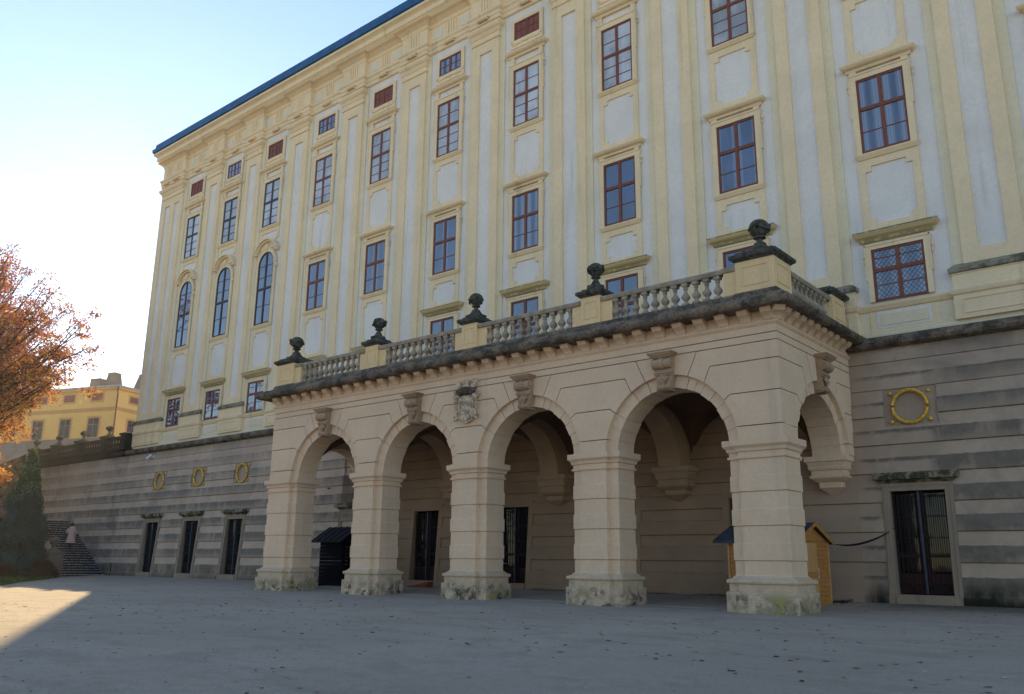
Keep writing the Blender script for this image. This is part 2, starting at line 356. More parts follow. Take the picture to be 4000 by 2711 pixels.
# frieze triglyphs with their guttae, white panels
t_=MB(); w_=.62
for k in range(4): t_.box(-w_/2+k*w_/3.45,-w_/2+k*w_/3.45+.09,-.05,.0,27.25,27.98)
t_.box(-w_/2-.04,w_/2+.04,-.045,.03,27.16,27.255)
g_=MB()
for k in range(6): g_.box(-w_/2+k*w_/5.6,-w_/2+k*w_/5.6+.06,-.22,.0,26.60,26.705)
g_.box(-w_/2-.06,w_/2+.06,-.225,.0,26.70,26.76)
tri=None
for x,y in [(c,-.26) for c in PIL+[-53.0,-54.3]]+[(c,-.03) for c in BAY]:
    if tri is None: tri=t_.build('triglyph',M['yellow'],pal,loc=(x,y,0)); g_.build('guttae',M['yellow'],tri)
    else: dup(tri,pal,(x,y,0))
f_=MB(); f_.box(-.3,.3,-.05,-.02,27.32,27.85); fp=None
for c in BAY:
    for sx in (-1,1):
        if fp is None: fp=f_.build('frieze_panel',M['cream'],pal,loc=(c+sx*.95,0,0))
        else: dup(fp,pal,(c+sx*.95,0,0))
# dado string course and plinth courses between pedestals
s=MB(); s.profx([(0,8.98),(-.07,9.02),(-.09,9.06),(-.14,9.14),(-.15,9.2),(-.0,9.24)],XB+.1,XE); s.build('dado_string_course',M['yellow'],pal)
s=MB(); s.profx([(0,8.0),(-.13,8.02),(-.13,8.22),(-.10,8.26),(-.10,8.32),(0,8.34)],XB,XE); s.build('plinth_course',M['pale'],pal)
dw=MB(); dp=MB(); dw.box(-1.02,1.02,-.03,0,8.34,8.99); dp.box(-.80,.80,-.045,-.03,8.42,8.94)
dwo=dw.build('dado_panel',M['yellow'],pal,loc=(BAY[0],0,0)); dpo=dp.build('panel_border',M['white'],dwo); dp=MB(); dp.box(-.70,.70,-.065,-.045,8.50,8.86); dp.build('panel_field',M['pale'],dwo)
db=MB(); db.box(XB+.1,XE,-.012,0,8.34,9.0); db.build('dado_zone',M['pale'],pal)
for cx in BAY[1:]: dup(dwo,pal,(cx,0,0))
# ---------------------------------------------------------------- palace windows
def bars(m, w, z0, z1, fr=.075, mull=.06, trans=None, cols=None, rows=(), y0=-.05, y1=0., arch=None, thin=.028):
    """frame, mullions and glazing bars, x centred"""
    h=w/2
    m.box(-h,-h+fr,y0,y1,z0,z1 if not arch else arch); m.box(h-fr,h,y0,y1,z0,z1 if not arch else arch)
    m.box(-h+fr,h-fr,y0,y1,z0,z0+fr)
    if not arch: m.box(-h+fr,h-fr,y0,y1,z1-fr,z1)
    zt=z1-fr
    for c in (cols if cols is not None else (0,)):
        m.box(c-mull,c+mull,y0-.004,y1,z0+fr,zt if not arch else z1-.06)
    for t in (trans or ()): 
        m.box(-h+fr,h-fr,y0-.012,y1,t-.06,t+.06)
    for t in rows: m.box(-h+fr,h-fr,y0+.014,y1,t-thin/2,t+thin/2)
    if arch:
        n=16; ri=h-fr
        for k in range(n):
            a0,a1=math.pi*k/n,math.pi*(k+1)/n
            m.prism([(h*math.cos(a0),arch+h*(z1-arch)/h*math.sin(a0)),(h*math.cos(a1),arch+(z1-arch)*math.sin(a1)),(ri*math.cos(a1),arch+(z1-arch-fr)*math.sin(a1)),(ri*math.cos(a0),arch+(z1-arch-fr)*math.sin(a0))],lambda a,d,z:(a,d,z),y0,y1)
def win(kind, z0, z1, w, framemat, panemat, trans, rows, cols=(0,), arch=None, lattice=False):
    m=MB(); bars(m,w,z0,z1,trans=trans,rows=rows,cols=cols,arch=arch)
    o=m.build('window',framemat,pal)
    if kind=='S':
        q=MB(); q.box(-.37-.014,-.37+.014,-.036,0,z0+.07,z1-.07); q.build('glazing_bar',framemat,o); q=MB(); q.box(.37-.014,.37+.014,-.036,0,z0+.07,z1-.07); q.build('glazing_bar',framemat,o)
    p=MB()
    if arch:
        pts=[(-w/2+.02,z0+.02),(w/2-.02,z0+.02)]+[((w/2-.02)*math.cos(math.pi*k/16),arch+(z1-arch-.02)*math.sin(math.pi*k/16)) for k in range(17)]
        p.prism(pts,lambda a,d,z:(a,d,z),-.018,-.004)
    else: p.box(-w/2+.02,w/2-.02,-.018,-.004,z0+.02,z1-.02)
    pn=p.build('pane',panemat,o)
    if lattice:
        l=MB(); s=.17; x0,x1=-w/2+.08,w/2-.08; a0,a1=z0+.08,z1-.08; k=-20
        for k in range(-14,15):
            for sg in (1,-1):
                c=k*s; pts=[]
                for i in range(0,41):
                    x=x0+(x1-x0)*i/40; z=(a0+a1)/2+c+sg*x*1.15
                    if a0<z<a1: pts.append((x,-.024,z))
                if len(pts)>2: l.tube(pts[::max(1,len(pts)//6)]+[pts[-1]],.008,4)
        l.build('lattice',M['lattice'],o)
    return o
def surround(o, kind):
    """yellow casing, hood and apron panels round a window, as sub-parts of it"""
    c=MB(); hd=MB(); sl=MB(); ap=MB(); wp=MB()
    def frame4(x,z0,z1,wd,zt,y=-.09):
        c.box(-x-wd,-x,y,0,z0,z1+zt); c.box(x,x+wd,y,0,z0,z1+zt); c.box(-x,x,y,0,z1,z1+zt)
    def outer(x,z0,z1): 
        for sx in (-1,1):
            a,b_=sorted((sx*x,sx*(x+.035))); c.box(a,b_,-.115,0,z0,z1)
        c.box(-x-.035,x+.035,-.115,-.09,z1-.05,z1+.01)
        for sx in (-1,1):   # little drops beside the ears
            c.ball((sx*(x+.075),-.05,z1-.38),(.035,.05,.07)); c.ball((sx*(x+.07),-.05,z1-.55),(.03,.04,.09))
    def hood(z0,z1,x=1.17,pr=.27,mat=None):
        r=rect(-x+.2,x-.2,-.03,0)
        hd.loft(r,[(z0,.05),(z0+(z1-z0)*.3,.08),(z0+(z1-z0)*.45,.17),(z0+(z1-z0)*.6,.21),(z1-.06,.24),(z1-.02,.24),(z1+.02,.02)])
    def sill(z0,z1,x=1.0): 
        r=rect(-x+.08,x-.08,-.06,0); sl.loft(r,[(z0,.0),(z0+.04,.02),(z1-.05,.07),(z1,.075)])
    def apron(z0,z1,p0,p1,x=.95,px=.73,nt=.15):
        # notched white field inside a yellow frame
        ap.box(-x,-px,-.05,0,z0,z1); ap.box(px,x,-.05,0,z0,z1); ap.box(-px,px,-.05,0,p1,z1); ap.box(-px,px,-.05,0,z0,p0)
        for sx in (-1,1):
            a,b_=sorted((sx*px,sx*(px-nt))); ap.box(a,b_,-.05,0,p1-nt,p1); ap.box(a,b_,-.05,0,p0,p0+nt)
    if kind=='A':
        frame4(.755,20.44,23.37,.2,.26); outer(.955,21.9,23.66); hood(24.03,24.33); sill(20.28,20.44)
        for sx in (-1,1): c.box(*sorted((sx*.95,sx*.72)),-.07,0,23.62,24.05)
    if kind=='S':
        frame4(.745,24.96,25.89,.2,.16,-.06); c.box(-.95,.95,-.06,0,24.53,24.95)
        # garland
        pts=[(x*.1-.8,-.075,24.82-.12*math.sin(abs(x-8)/8*math.pi*.5)**.5+ (.03 if x%2 else 0)) for x in range(17)]
        c.tube(pts,.035,6); c.ball((0,-.09,24.76),(.11,.06,.09))
        for sx in (-1,1): c.ball((sx*.85,-.08,24.84),(.07,.05,.07))
    if kind=='B':
        frame4(.755,14.36,17.08,.2,.2); outer(.955,15.7,17.30); hood(17.42,17.70); sill(14.18,14.36)
        for sx in (-1,1): c.box(*sorted((sx*.95,sx*.72)),-.07,0,17.25,17.44)
    if kind in('AR',):
        n=20
        for k in range(n):
            a0,a1=math.pi*k/n,math.pi*(k+1)/n
            for r0,r1,y in ((.745,.96,-.08),(.96,1.0,-.105)):
                c.prism([(r0*math.cos(a0),18.06+r0*math.sin(a0)),(r1*math.cos(a0),18.06+r1*math.sin(a0)),(r1*math.cos(a1),18.06+r1*math.sin(a1)),(r0*math.cos(a1),18.06+r0*math.sin(a1))],lambda a,d,z:(a,d,z),y,0)
        for sx in (-1,1): c.box(*sorted((sx*.755,sx*.96)),-.08,0,14.36,18.06); c.box(*sorted((sx*.96,sx*1.08)),-.10,0,17.72,17.9)
        c.box(-.12,.12,-.13,-.02,18.95,19.3)
        for k in range(18):
            t0,t1=R(22)+R(136)*k/18,R(22)+R(136)*(k+1)/18; cz=18.42
            for r0,r1,y in ((1.0,1.1,-.16),(1.1,1.2,-.26)):
                hd.prism([(r0*math.cos(t0),cz+r0*math.sin(t0)),(r1*math.cos(t0),cz+r1*math.sin(t0)),(r1*math.cos(t1),cz+r1*math.sin(t1)),(r0*math.cos(t1),cz+r0*math.sin(t1))],lambda a,d,z:(a,d,z),y,0)
        for sx in (-1,1): hd.box(*sorted((sx*.93,sx*1.12)),-.22,0,18.72,18.86)
        sill(14.18,14.36)
    if kind in('C','CL'):
        frame4(.79,9.3,11.03,.16,.16); outer(.95,10.0,11.2); hood(11.30,11.64,1.25,.3)
    if kind=='D':
        frame4(.76,9.3,12.12,.19,.16); outer(.95,11.2,12.30); hood(12.40,12.72,1.25,.3)
    c.build('casing',M['yellow'],o) if c.v else None
    if hd.v: hd.build('hood_mould',M['yellow'] if kind in('A','B','AR') else M['hoody'],o)
    if sl.v: sl.build('sill',M['yellow'],o)
    if ap.v: ap.build('frieze_block',M['yellow'],o)
def hoody():
    n=NT('stained_yellow_hood'); X,Y,Z=n.xyz(); a=n.noise(5,5,.7); gg=n.n('ShaderNodeSeparateXYZ'); n.t.links.new(n.g.outputs['Normal'],gg.inputs[0])
    up=n.ramp(gg.outputs[2],-.1,.4); vert=n.math('MULTIPLY',n.ramp(a,.36,.5),n.ramp(gg.outputs[1],-.9,-.99))
    col=n.mix(n.math('MAXIMUM',up,n.math('MULTIPLY',vert,.85)),(.60,.48,.25),(.11,.115,.075)); n.bump(a,.02,.5); return n.out(col,.95,.1)
M['hoody']=hoody()
T=dict(
 A=('A',20.49,23.37,1.51,(22.03,),(22.68,21.5,21.0)), S=('S',24.96,25.89,1.49,(),(25.42,)), B=('B',14.40,17.08,1.51,(15.98,),(15.15,)),
 AR=('AR',14.40,18.80,1.49,(16.55,),(15.5,17.25,17.95)), C=('C',9.30,11.03,1.58,(10.32,),(9.82,10.72)), D=('D',9.36,12.12,1.52,(10.98,),(11.42,10.15)))
protos={}
def place(t, cx, fm, pm, lattice=False, label=None):
    key=(t,fm,pm,lattice)
    if key not in protos:
        k,z0,z1,wd,tr,rw=T[t]; o=win(k,z0,z1,wd,M[fm],M[pm],tr,rw,cols=(0,),arch=18.06 if t=='AR' else None,lattice=lattice)
        surround(o,t); protos[key]=o; o.location=(cx,-.03,0)
    else:
        o=dup(protos[key],pal,(cx,-.03,0))
    if label: o['label']=label
    return o
AP={}
def apron(cx,z0,z1,p0,p1,x=.95,px=.73,nt=.19):
    key=(z0,z1,p0,p1)
    if key in AP: return dup(AP[key],pal,(cx,0,0))
    a=MB(); real=cx; cx=0
    a.box(cx-x,cx-px,-.05,0,z0,z1); a.box(cx+px,cx+x,-.05,0,z0,z1); a.box(cx-px,cx+px,-.05,0,p1,z1); a.box(cx-px,cx+px,-.05,0,z0,p0)
    for sx in (-1,1):
        for zz in ((p1-nt,p1),(p0,p0+nt)):
            l,r=sorted((cx+sx*px,cx+sx*(px-nt))); a.box(l,r,-.05,0,*zz)
    AP[key]=a.build('apron_panel',M['yellow'],pal,loc=(real,0,0))
for i,cx in enumerate(BAY):
    dk='framed' if i<3 else 'frame'
    place('S',cx,'frame' if i%2 else 'frame','shutter' if i%2==0 else 'glassc')
    place('A',cx,dk,'blind')
    if i<3:
        place('AR',cx,dk,'glassc' if i==0 else 'glass'); apron(cx,19.55,20.28,19.0,20.05,.95,.73,0.001)
        apron(cx,11.66,14.18,11.9,13.92)
        place('C',cx,'frame','glassc')
    else:
        place('B',cx,'frame',('glass','glassc','glassc','glassc','glass','glassc','glassc')[(i-3)%7])
        apron(cx,17.72,20.28,17.98,20.0)
        if i in (5,6,7,8):
            place('D',cx,'frame','glass'); apron(cx,12.74,14.18,12.9,13.92)
        else:
            place('C',cx,'frame','glassc' if i==9 else 'glass',lattice=(i==9)); apron(cx,11.66,14.18,11.9,13.92)

# ================================================================ BATTERED BASE WALL
def yw(z):
    for (a,ya),(b_,yb) in (((-1,-.94),(3.3,-.64)),((3.3,-.64),(6.4,-.43)),((6.4,-.43),(7.9,-.34))):
        if z<=b_: return ya+(yb-ya)*(z-a)/(b_-a)
    return -.34
def course_prof(za,zb,ex=0.):
    """saw-tooth rustication between heights za and zb"""
    P=[]; 
    def y(z,o): return yw(z)-o-ex
    ev=[]
    k=-2
    while k<9:
        gz_=1.31+.85*k; ld=gz_+.47
        if gz_<7.3 : ev.append((gz_,'g')); 
        if ld<6.3: ev.append((ld,'l'))
        k+=1
    ev=[e for e in ev if za+.02<e[0]<zb-.02 and e[0]>.6]
    wide=lambda z: (((z-1.31)/.85)%1)<.553 and z<6.41 and z>.46
    P.append((y(za,.045 if wide(za+.03) else 0.),za))
    for z,t in ev:
        if t=='g':
            P+= [(y(z,0.),z-.016),(y(z,-.05),z-.012),(y(z,-.05),z+.006),(y(z,.045 if z<6.4 else 0.),z+.010)]
        else: P+= [(y(z,.045),z-.02),(y(z,0.),z+.012)]
    P.append((y(zb,.045 if wide(zb-.03) else 0.),zb))
    return P
def base_run(xa,xb,mat,holes,name='base_wall',z0=-.3,z1=7.70,parent=pal):
    """holes: list (xl,xr,zlo,zhi)"""
    m=MB(); xs=sorted({xa,xb}|{h[0] for h in holes}|{h[1] for h in holes})
    for a,b_ in zip(xs[:-1],xs[1:]):
        hs=sorted([h for h in holes if h[0]<=a+1e-6 and h[1]>=b_-1e-6],key=lambda h:h[2]); z=z0
        segs=[]
        for h in hs:
            if h[2]>z+.01: segs.append((z,h[2]))
            z=h[3]
        segs.append((z,z1))
        for s0,s1 in segs:
            pr=course_prof(s0,s1); n=len(pr)
            bk=.9
            vs=[(a,y,z_) for y,z_ in pr]+[(a,bk,s1),(a,bk,s0)]+[(b_,y,z_) for y,z_ in pr]+[(b_,bk,s1),(b_,bk,s0)]; q=n+2
            m.add(vs,[(i,(i+1)%q,(i+1)%q+q,i+q) for i in range(q)]+[tuple(range(q))[::-1],tuple(range(q,2*q))])
    return m.build(name,mat,parent)
M['field']=plaster('medallion_field_plaster',(.40,.30,.22),.12)
DOORS_L=[BAY[0],BAY[1],BAY[2]]; MED=[BAY[0],BAY[1],BAY[2],BAY[3],BAY[4],BAY[9],BAY[10],BAY[11]]
def holes_for(lst,doors,meds):
    h=[]
    for c in doors: h+=[(c-.97,c+.97,-.4,3.56)]
    for c in meds: h+=[(c-.76,c+.76,5.26,6.41)]
    return h
base_run(XB,-31.3,M['wallL'],holes_for(0,BAY[0:4],BAY[0:4]))
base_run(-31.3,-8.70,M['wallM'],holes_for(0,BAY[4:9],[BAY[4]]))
base_run(-8.70,XE,M['wallR'],holes_for(0,BAY[9:12],BAY[9:12]))
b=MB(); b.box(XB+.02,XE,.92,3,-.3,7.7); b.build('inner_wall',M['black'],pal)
s=MB(); s.profx([(.2,7.69),(-.45,7.70),(-.60,7.76),(-.64,7.86),(-.62,7.98),(-.52,8.05),(-.1,8.10),(.2,8.10)],XB-.15,XE); s.build('dark_string_course',M['dark'],pal)
# plinth foot courses
for a,b_ in ((XB,BAY[0]-.97),(BAY[0]+.97,BAY[1]-.97),(BAY[1]+.97,BAY[2]-.97),(BAY[2]+.97,-31.3)):
    s=MB(); s.profx([(yw(.0)-.10,-.2),(yw(.3)-.10,.38),(yw(.4),.42)],a,b_); s.build('foot_course',M['wallL'],pal)
for a,b_ in ((-8.7,BAY[9]-.97),(BAY[9]+.97,BAY[10]-.97),(BAY[10]+.97,XE)):
    s=MB(); s.profx([(yw(.0)-.08,-.2),(yw(.3)-.08,.36),(yw(.4),.40)],a,b_); s.build('foot_course',M['wallR'],pal)
for a,b_ in ((-31.3,BAY[4]-.97),(BAY[4]+.97,BAY[5]-.97),(BAY[5]+.97,BAY[6]-.97),(BAY[6]+.97,BAY[7]-.97),(BAY[7]+.97,BAY[8]-.97),(BAY[8]+.97,-8.7)):
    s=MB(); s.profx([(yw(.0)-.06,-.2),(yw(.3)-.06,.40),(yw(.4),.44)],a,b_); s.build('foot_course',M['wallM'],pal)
# medallion fields and gilded rings
for i,c in enumerate(MED):
    f=MB(); f.add([(c-.76,yw(5.26)+.05,5.26),(c+.76,yw(5.26)+.05,5.26),(c+.76,yw(6.41)+.05,6.41),(c-.76,yw(6.41)+.05,6.41)],[(0,1,2,3)])
    fo=f.build('medallion_field',M['field'],pal)
    r=MB(); n=44; zc=5.82; rr=.49
    pts=[(c+rr*math.cos(2*math.pi*k/n),yw(zc)-.03+.0*k,zc+rr*math.sin(2*math.pi*k/n)) for k in range(n+1)]
    r.tube(pts,[.046+.02*(k%2) for k in range(n+1)],8)
    ro=r.build('gilded_ring',M['gold'],pal,True)
    for sx in (-1,1):
        for zz in (5.39,6.25):
            q=MB(); q.ball((c+sx*.54,yw(zz)+.01,zz),(.065,.06,.065),10); 
            q.build('gilded_stud',M['gold'],ro,True)
# base wall doors
def door(cx, kind):
    """casing following the batter, upright leaf deep in the wall"""
    pt=lambda x,z,o: (cx+x,yw(z)-o,z)
    cs=MB()
    def slant(x0,x1,z0,z1,o,bk=.6):
        cs.add([pt(x0,z0,o),pt(x1,z0,o),pt(x1,z1,o),pt(x0,z1,o),(cx+x0,bk,z0),(cx+x1,bk,z0),(cx+x1,bk,z1),(cx+x0,bk,z1)],[(0,1,2,3),(7,6,5,4),(0,4,5,1),(1,5,6,2),(2,6,7,3),(3,7,4,0)])
    slant(-.97,-.75,-.2,3.56,.05); slant(.75,.97,-.2,3.56,.05); slant(-.75,.75,3.33,3.56,.05)
    if kind!='in':
        slant(-.93,-.89,.4,3.5,.075,.0); slant(.89,.93,.4,3.5,.075,.0); slant(-.89,.89,3.46,3.5,.075,.0)
    slant(-.75,.75,-.2,.42,.10)
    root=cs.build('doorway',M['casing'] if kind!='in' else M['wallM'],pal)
    if kind!='in':
        h=MB(); y=yw(3.6)
        h.loft(rect(cx-.97,cx+.97,y-.05,y+.3),[(3.55,.0),(3.60,.05),(3.64,.10),(3.66,.18),(3.80,.19),(3.86,.16),(3.87,.02)]); h.build('hood',M['hood'],root)
    yl=0.; kids=[]
    lf=MB(); lf.box(cx-.75,cx+.75,yl,yl+.04,.42,3.33); 
    leaf=lf.build('door_leaf',M['black'],root); kids.append(leaf)
    fr=MB()
    for x in (-.73,-.06,.07,.70): fr.box(cx+x-.03,cx+x+.05,yl-.05,yl-.003,.44,3.3)
    fr.box(cx-.70,cx+.70,yl-.048,yl-.003,1.45,1.52); fr.box(cx+.1,cx+.68,yl-.02,yl-.003,.45,1.0) ; fr.box(cx-.68,cx-.1,yl-.02,yl-.003,.45,1.0)
    kids.append(fr.build('door_frame',M['reddoor'] if kind!='left' else M['brownwood'],leaf))
    gl=MB(); gl.box(cx+.13,cx+.66,yl-.012,yl-.002,1.05,3.25); gl.box(cx-.66,cx-.13,yl-.012,yl-.002,1.05,3.25); kids.append(gl.build('pane',M['dglass'],leaf))
    yg=yl-.13
    gr=MB()
    for k in range(13):
        x=-.69+k*.115
        gr.tube([(cx+x,yg,.5),(cx+x,yg,3.2)],.011,5)
        if k<12: gr.tube([(cx+x,yg,3.1),(cx+x+.03,yg,3.19),(cx+x+.057,yg,3.21),(cx+x+.085,yg,3.19),(cx+x+.115,yg,3.1)],.008,4)
    for z in (.5,.72,1.55,2.0,2.6): gr.box(cx-.72,cx+.72,yg-.015,yg+.01,z-.012,z+.012)
    for k in range(6):
        x0=cx-.69+k*.23; gr.tube([(x0,yg-.01,.5),(x0+.23,yg-.01,.72)],.008,4); gr.tube([(x0,yg-.012,.72),(x0+.23,yg-.012,.5)],.008,4)
    kids.append(gr.build('iron_grille',M['iron'],root))
    ps=MB(); ps.box(cx-.02,cx+.04,yg-.03,yg+.02,.44,3.3); ps.box(cx-.03,cx+.05,yg-.04,yg+.03,1.9,2.1); kids.append(ps.build('grille_post',M['ironb'],root))
    for o in kids:
        for v in o.data.vertices: v.co.y+= -.47
    return root
for i in range(0,4): door(BAY[i],'left')
door(BAY[4],'left')
for i in range(5,9): door(BAY[i],'in')
for i in (9,10,11): door(BAY[i],'right')

# ================================================================ ARCADE (porch with terrace)
XC,XL,YF=-8.767,-31.23,-5.904
arc=empty('arcade_porch','beige rusticated stone porch of four round arches carrying a terrace','porch',loc=(0,0,0))
CEN=[-27.69,-22.51,-17.33,-12.15]; ZC=4.36; RO=2.12; RI=1.79; TH=1.03
SC=-2.93; SRO=2.0; SRI=1.67
G=.013
def P(c,r,deg): return (c+r*math.cos(R(deg)),ZC+r*math.sin(R(deg)))
def arcpts(c,r,a0,a1,n): return [P(c,r,a0+(a1-a0)*k/n) for k in range(n+1)]
def face(fn, cens, ro, ri, u0, u1, parent, left_end=True, right_end=True, cut=None):
    """rusticated spandrel face. fn(u,d,z). cens along u, from u0 to u1"""
    m=MB(); M1,M2,M3=1.96*ro/2.12,1.40*ro/2.12,1.01*ro/2.12
    def blk(poly,d0=0.,d1=.165):
        q=poly if area(poly)>0 else poly[::-1]
        p=[(o[0],i_[1]) if abs(o[0]-u0)<1e-6 or abs(o[0]-u1)<1e-6 else i_ for o,i_ in zip(q,inset(q,G))]
        m.prism(p,fn,d0,d1)
    def area(p): return sum(p[i-1][0]*p[i][1]-p[i][0]*p[i-1][1] for i in range(len(p)))
    # columns between arches
    gaps=[]
    edges=[None]+list(cens)+[None]
    for a,b_ in zip(edges[:-1],edges[1:]):
        def side(kind,cen,sgn):
            # returns the polyline of the arch side from low to high for each row
            pass
        rows=[(12,34,4.80,5.70,None,M1),(34,56,5.70,6.56,M1,M2),(56,71,6.56,7.05,M2,M3)]
        lo=4.43
        if a is None: Lx=lambda z:[(u0,z)]
        # row a
        def left_line(a0,a1,z0,z1,m0,m1):
            if a is None: return [(u0,z0),(u0,z1)]
            l=[]
            if m0 is not None: l.append((a+m0,z0))
            l+=arcpts(a,ro,a0,a1,6); l.append((a+m1,z1)); return l
        def right_line(a0,a1,z0,z1,m0,m1):
            if b_ is None: return [(u1,z0),(u1,z1)]
            l=[]
            if m0 is not None: l.append((b_-m0,z0))
            l+=[(2*b_-x,z) for x,z in arcpts(b_,ro,a0,a1,6)]; l.append((b_-m1,z1)); return l
        th0=math.degrees(math.asin((4.43-ZC)/ro))
        L=[(u0,4.43),(u0,4.8)] if a is None else arcpts(a,ro,th0,12,3)
        Rr=[(u1,4.43),(u1,4.8)] if b_ is None else [(2*b_-x,z) for x,z in arcpts(b_,ro,th0,12,3)]
        zt=ZC+ro*math.sin(R(12))
        blk(L+Rr[::-1],0.,.165)
        for a0,a1,z0,z1,m0,m1 in rows:
            if a0==12: z0=zt
            l=left_line(a0,a1,z0,z1,m0,m1); r=right_line(a0,a1,z0,z1,m0,m1)
            # clip when beyond ends
            poly=l+r[::-1]
            blk(poly)
    for c in cens:
        for sg in (1,-1):
            l=[(c+sg*(x-c),z) for x,z in arcpts(c,ro,71,90,5)]+[(c,7.05),(c+sg*M3,7.05)]
            blk(l)
    m2=MB()
    for z0,z1 in ((7.05,7.265),(7.265,7.50)):
        p=inset([(u0,z0),(u1,z0),(u1,z1),(u0,z1)],0); m.prism([(u0,z0+G),(u1,z0+G),(u1,z1-(G if z1<7.4 else 0)),(u0,z1-(G if z1<7.4 else 0))],fn,0.,.165)
    o=m.build('spandrel_wall',M['beige'],parent)
    # ring voussoirs
    angs=[th0,12,34,56,71,109,124,146,168,180-th0]
    for c in cens:
        rg=MB()
        for a0,a1 in zip(angs[:-1],angs[1:]):
            if a1-a0<15: halves=[(a0,a1,0)]
            else:
                mid=(a0+a1)/2; halves=[(a0,mid,0 if a0<90 else 1),(mid,a1,1 if a0<90 else 0)]
                if a0==71: halves=[(a0,a1,1)]
            for h0,h1,o_ in halves:
                g0=.35 if h0==a0 else 0; g1=.35 if h1==a1 else 0
                r0=ri-.018*o_; d=.15-.02*o_; n=4
                poly=arcpts(c,r0,h0+g0,h1-g1,n)+arcpts(c,ro+.03,h0+g0,h1-g1,n)[::-1]
                rg.prism(poly,fn,d,TH)
        rg.build('arch_voussoirs',M['beige'],o)
    # mass behind
    bk=MB()
    for c in cens:
        n=24; aa=[180-180*k/n for k in range(n+1)]; q=ri+.02
        for k in range(n):
            p0,p1=P(c,q,aa[k]),P(c,q,aa[k+1])
            z0=max(p0[1],4.36); z1=max(p1[1],4.36)
            bk.prism([(p0[0],z0),(p1[0],z1),(p1[0],7.48),(p0[0],7.48)],fn,.17,TH-.005)
    edges=[u0+.05]+[v for c in cens for v in (c-ri-.02,c+ri+.02)]+[u1-.05]
    for a,b_ in zip(edges[::2],edges[1::2]):
        if b_>a+.01: bk.prism([(a,4.36),(b_,4.36),(b_,7.48),(a,7.48)],fn,.17,TH-.005)
    bk.build('arch_mass',M['beige'],o)
    return o
front=face(lambda u,d,z:(u,YF+d,z),CEN,RO,RI,XL,XC,arc)
sideR=face(lambda u,d,z:(XC-d,u,z),[SC],SRO,SRI,YF+.165,-.36,arc)
sideL=face(lambda u,d,z:(XL+d,u,z),[SC],SRO,SRI,YF+.165,-.36,arc)
# piers
SH=[(.90,.03),(.94,.0),(1.288,0),(1.292,-.03),(1.308,-.03),(1.312,.022),(1.73,.022),(1.75,0),(2.168,0),(2.172,-.03),(2.188,-.03),(2.192,.022),(2.60,.022),(2.62,0),(3.048,0),(3.052,-.03),(3.068,-.03),(3.072,.022),(3.48,.022),(3.50,0),(3.93,0)]
IMP=[(3.925,.0),(3.93,.05),(3.99,.055),(4.0,.015),(4.10,.02),(4.12,.06),(4.2,.08),(4.25,.13),(4.27,.15),(4.43,.155),(4.435,.0)]
BASE=[(.715,.10),(.72,.155),(.735,.18),(.775,.19),(.815,.18),(.83,.155),(.832,.11),(.845,.11),(.86,.075),(.89,.05),(.93,.0)]
def pier(plan):
    m=MB(); m.loft(plan,SH); o=m.build('pier',M['beige'],arc)
    m=MB(); m.loft(plan,IMP); m.build('impost',M['beige'],o)
    m=MB(); m.loft(plan,BASE); m.build('base_moulding',M['plinth'],o)
    m=MB(); m.loft(plan,[(-.1,.20),(.50,.20),(.515,.19),(.52,.13),(.72,.13)]); m.build('plinth',M['plinth'],o)
    return o
for a,b_ in zip(CEN[:-1],CEN[1:]):
    x0,x1=a+RO,b_-RO; w0,w1=a+RI,b_-RI
    pier([(x0,YF),(x1,YF),(x1,YF+.15),(w1,YF+.15),(w1,YF+TH),(w0,YF+TH),(w0,YF+.15),(x0,YF+.15)])
x0=CEN[3]+RO; w0=CEN[3]+RI; ya=SC-SRO; yb=SC-SRI
pier([(x0,YF),(XC,YF),(XC,ya),(XC-.15,ya),(XC-.15,yb),(XC-TH,yb),(XC-TH,YF+TH),(w0,YF+TH),(w0,YF+.15),(x0,YF+.15)])
x1=CEN[0]-RO; w1=CEN[0]-RI
pier([(XL,YF),(x1,YF),(x1,YF+.15),(w1,YF+.15),(w1,YF+TH),(XL+TH,YF+TH),(XL+TH,yb),(XL+.15,yb),(XL+.15,ya),(XL,ya)])
m=MB(); m.add([(XL+.2,-5.2,gz(-5.2)+.01),(XC-1.6,-5.2,gz(-5.2)+.01),(XC-1.6,-.7,.25),(XL+.2,-.7,.22),(XL+.2,-5.2,-.2),(XC-1.6,-5.2,-.2),(XC-1.6,-.7,-.2),(XL+.2,-.7,-.2)],[(0,1,2,3),(0,4,5,1),(1,5,6,2),(3,7,4,0)]); m.build('floor',M['ground'],arc)
# consoles on the wall
def console(cx,hw=.72,mat=None):
    m=MB(); yb_=yw(4.0)+.1
    lv=[(4.43,.78,1.0),(4.27,.78,1.0),(4.25,.72,.95),(4.12,.66,.88),(4.10,.70,.9),(4.02,.66,.86),(4.0,.60,.8),(3.86,.60,.78),(3.84,.68,.84),(3.78,.66,.82),(3.68,.50,.64),(3.66,.42,.56),(3.52,.40,.52),(3.50,.44,.55),(3.44,.34,.44),(3.36,.22,.3),(3.28,.10,.16),(3.25,.02,.1)]
    lv=lv[::-1]; vs=[]; 
    for z,h,pr in lv:
        y0=yw(4.4)-pr*.72; k=h/.78*hw
        vs+=[(cx-k,y0,z),(cx+k,y0,z),(cx+k,.1,z),(cx-k,.1,z)]
    n=len(lv); fs=[(4*i+j,4*i+(j+1)%4,4*i+4+(j+1)%4,4*i+4+j) for i in range(n-1) for j in range(4)]+[(3,2,1,0),(4*n-4,4*n-3,4*n-2,4*n-1)]
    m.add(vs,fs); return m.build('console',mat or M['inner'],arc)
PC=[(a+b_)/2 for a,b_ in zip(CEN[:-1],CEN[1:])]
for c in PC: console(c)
console(XC-.66,.64,M['beige']); console(XL+.66,.64)
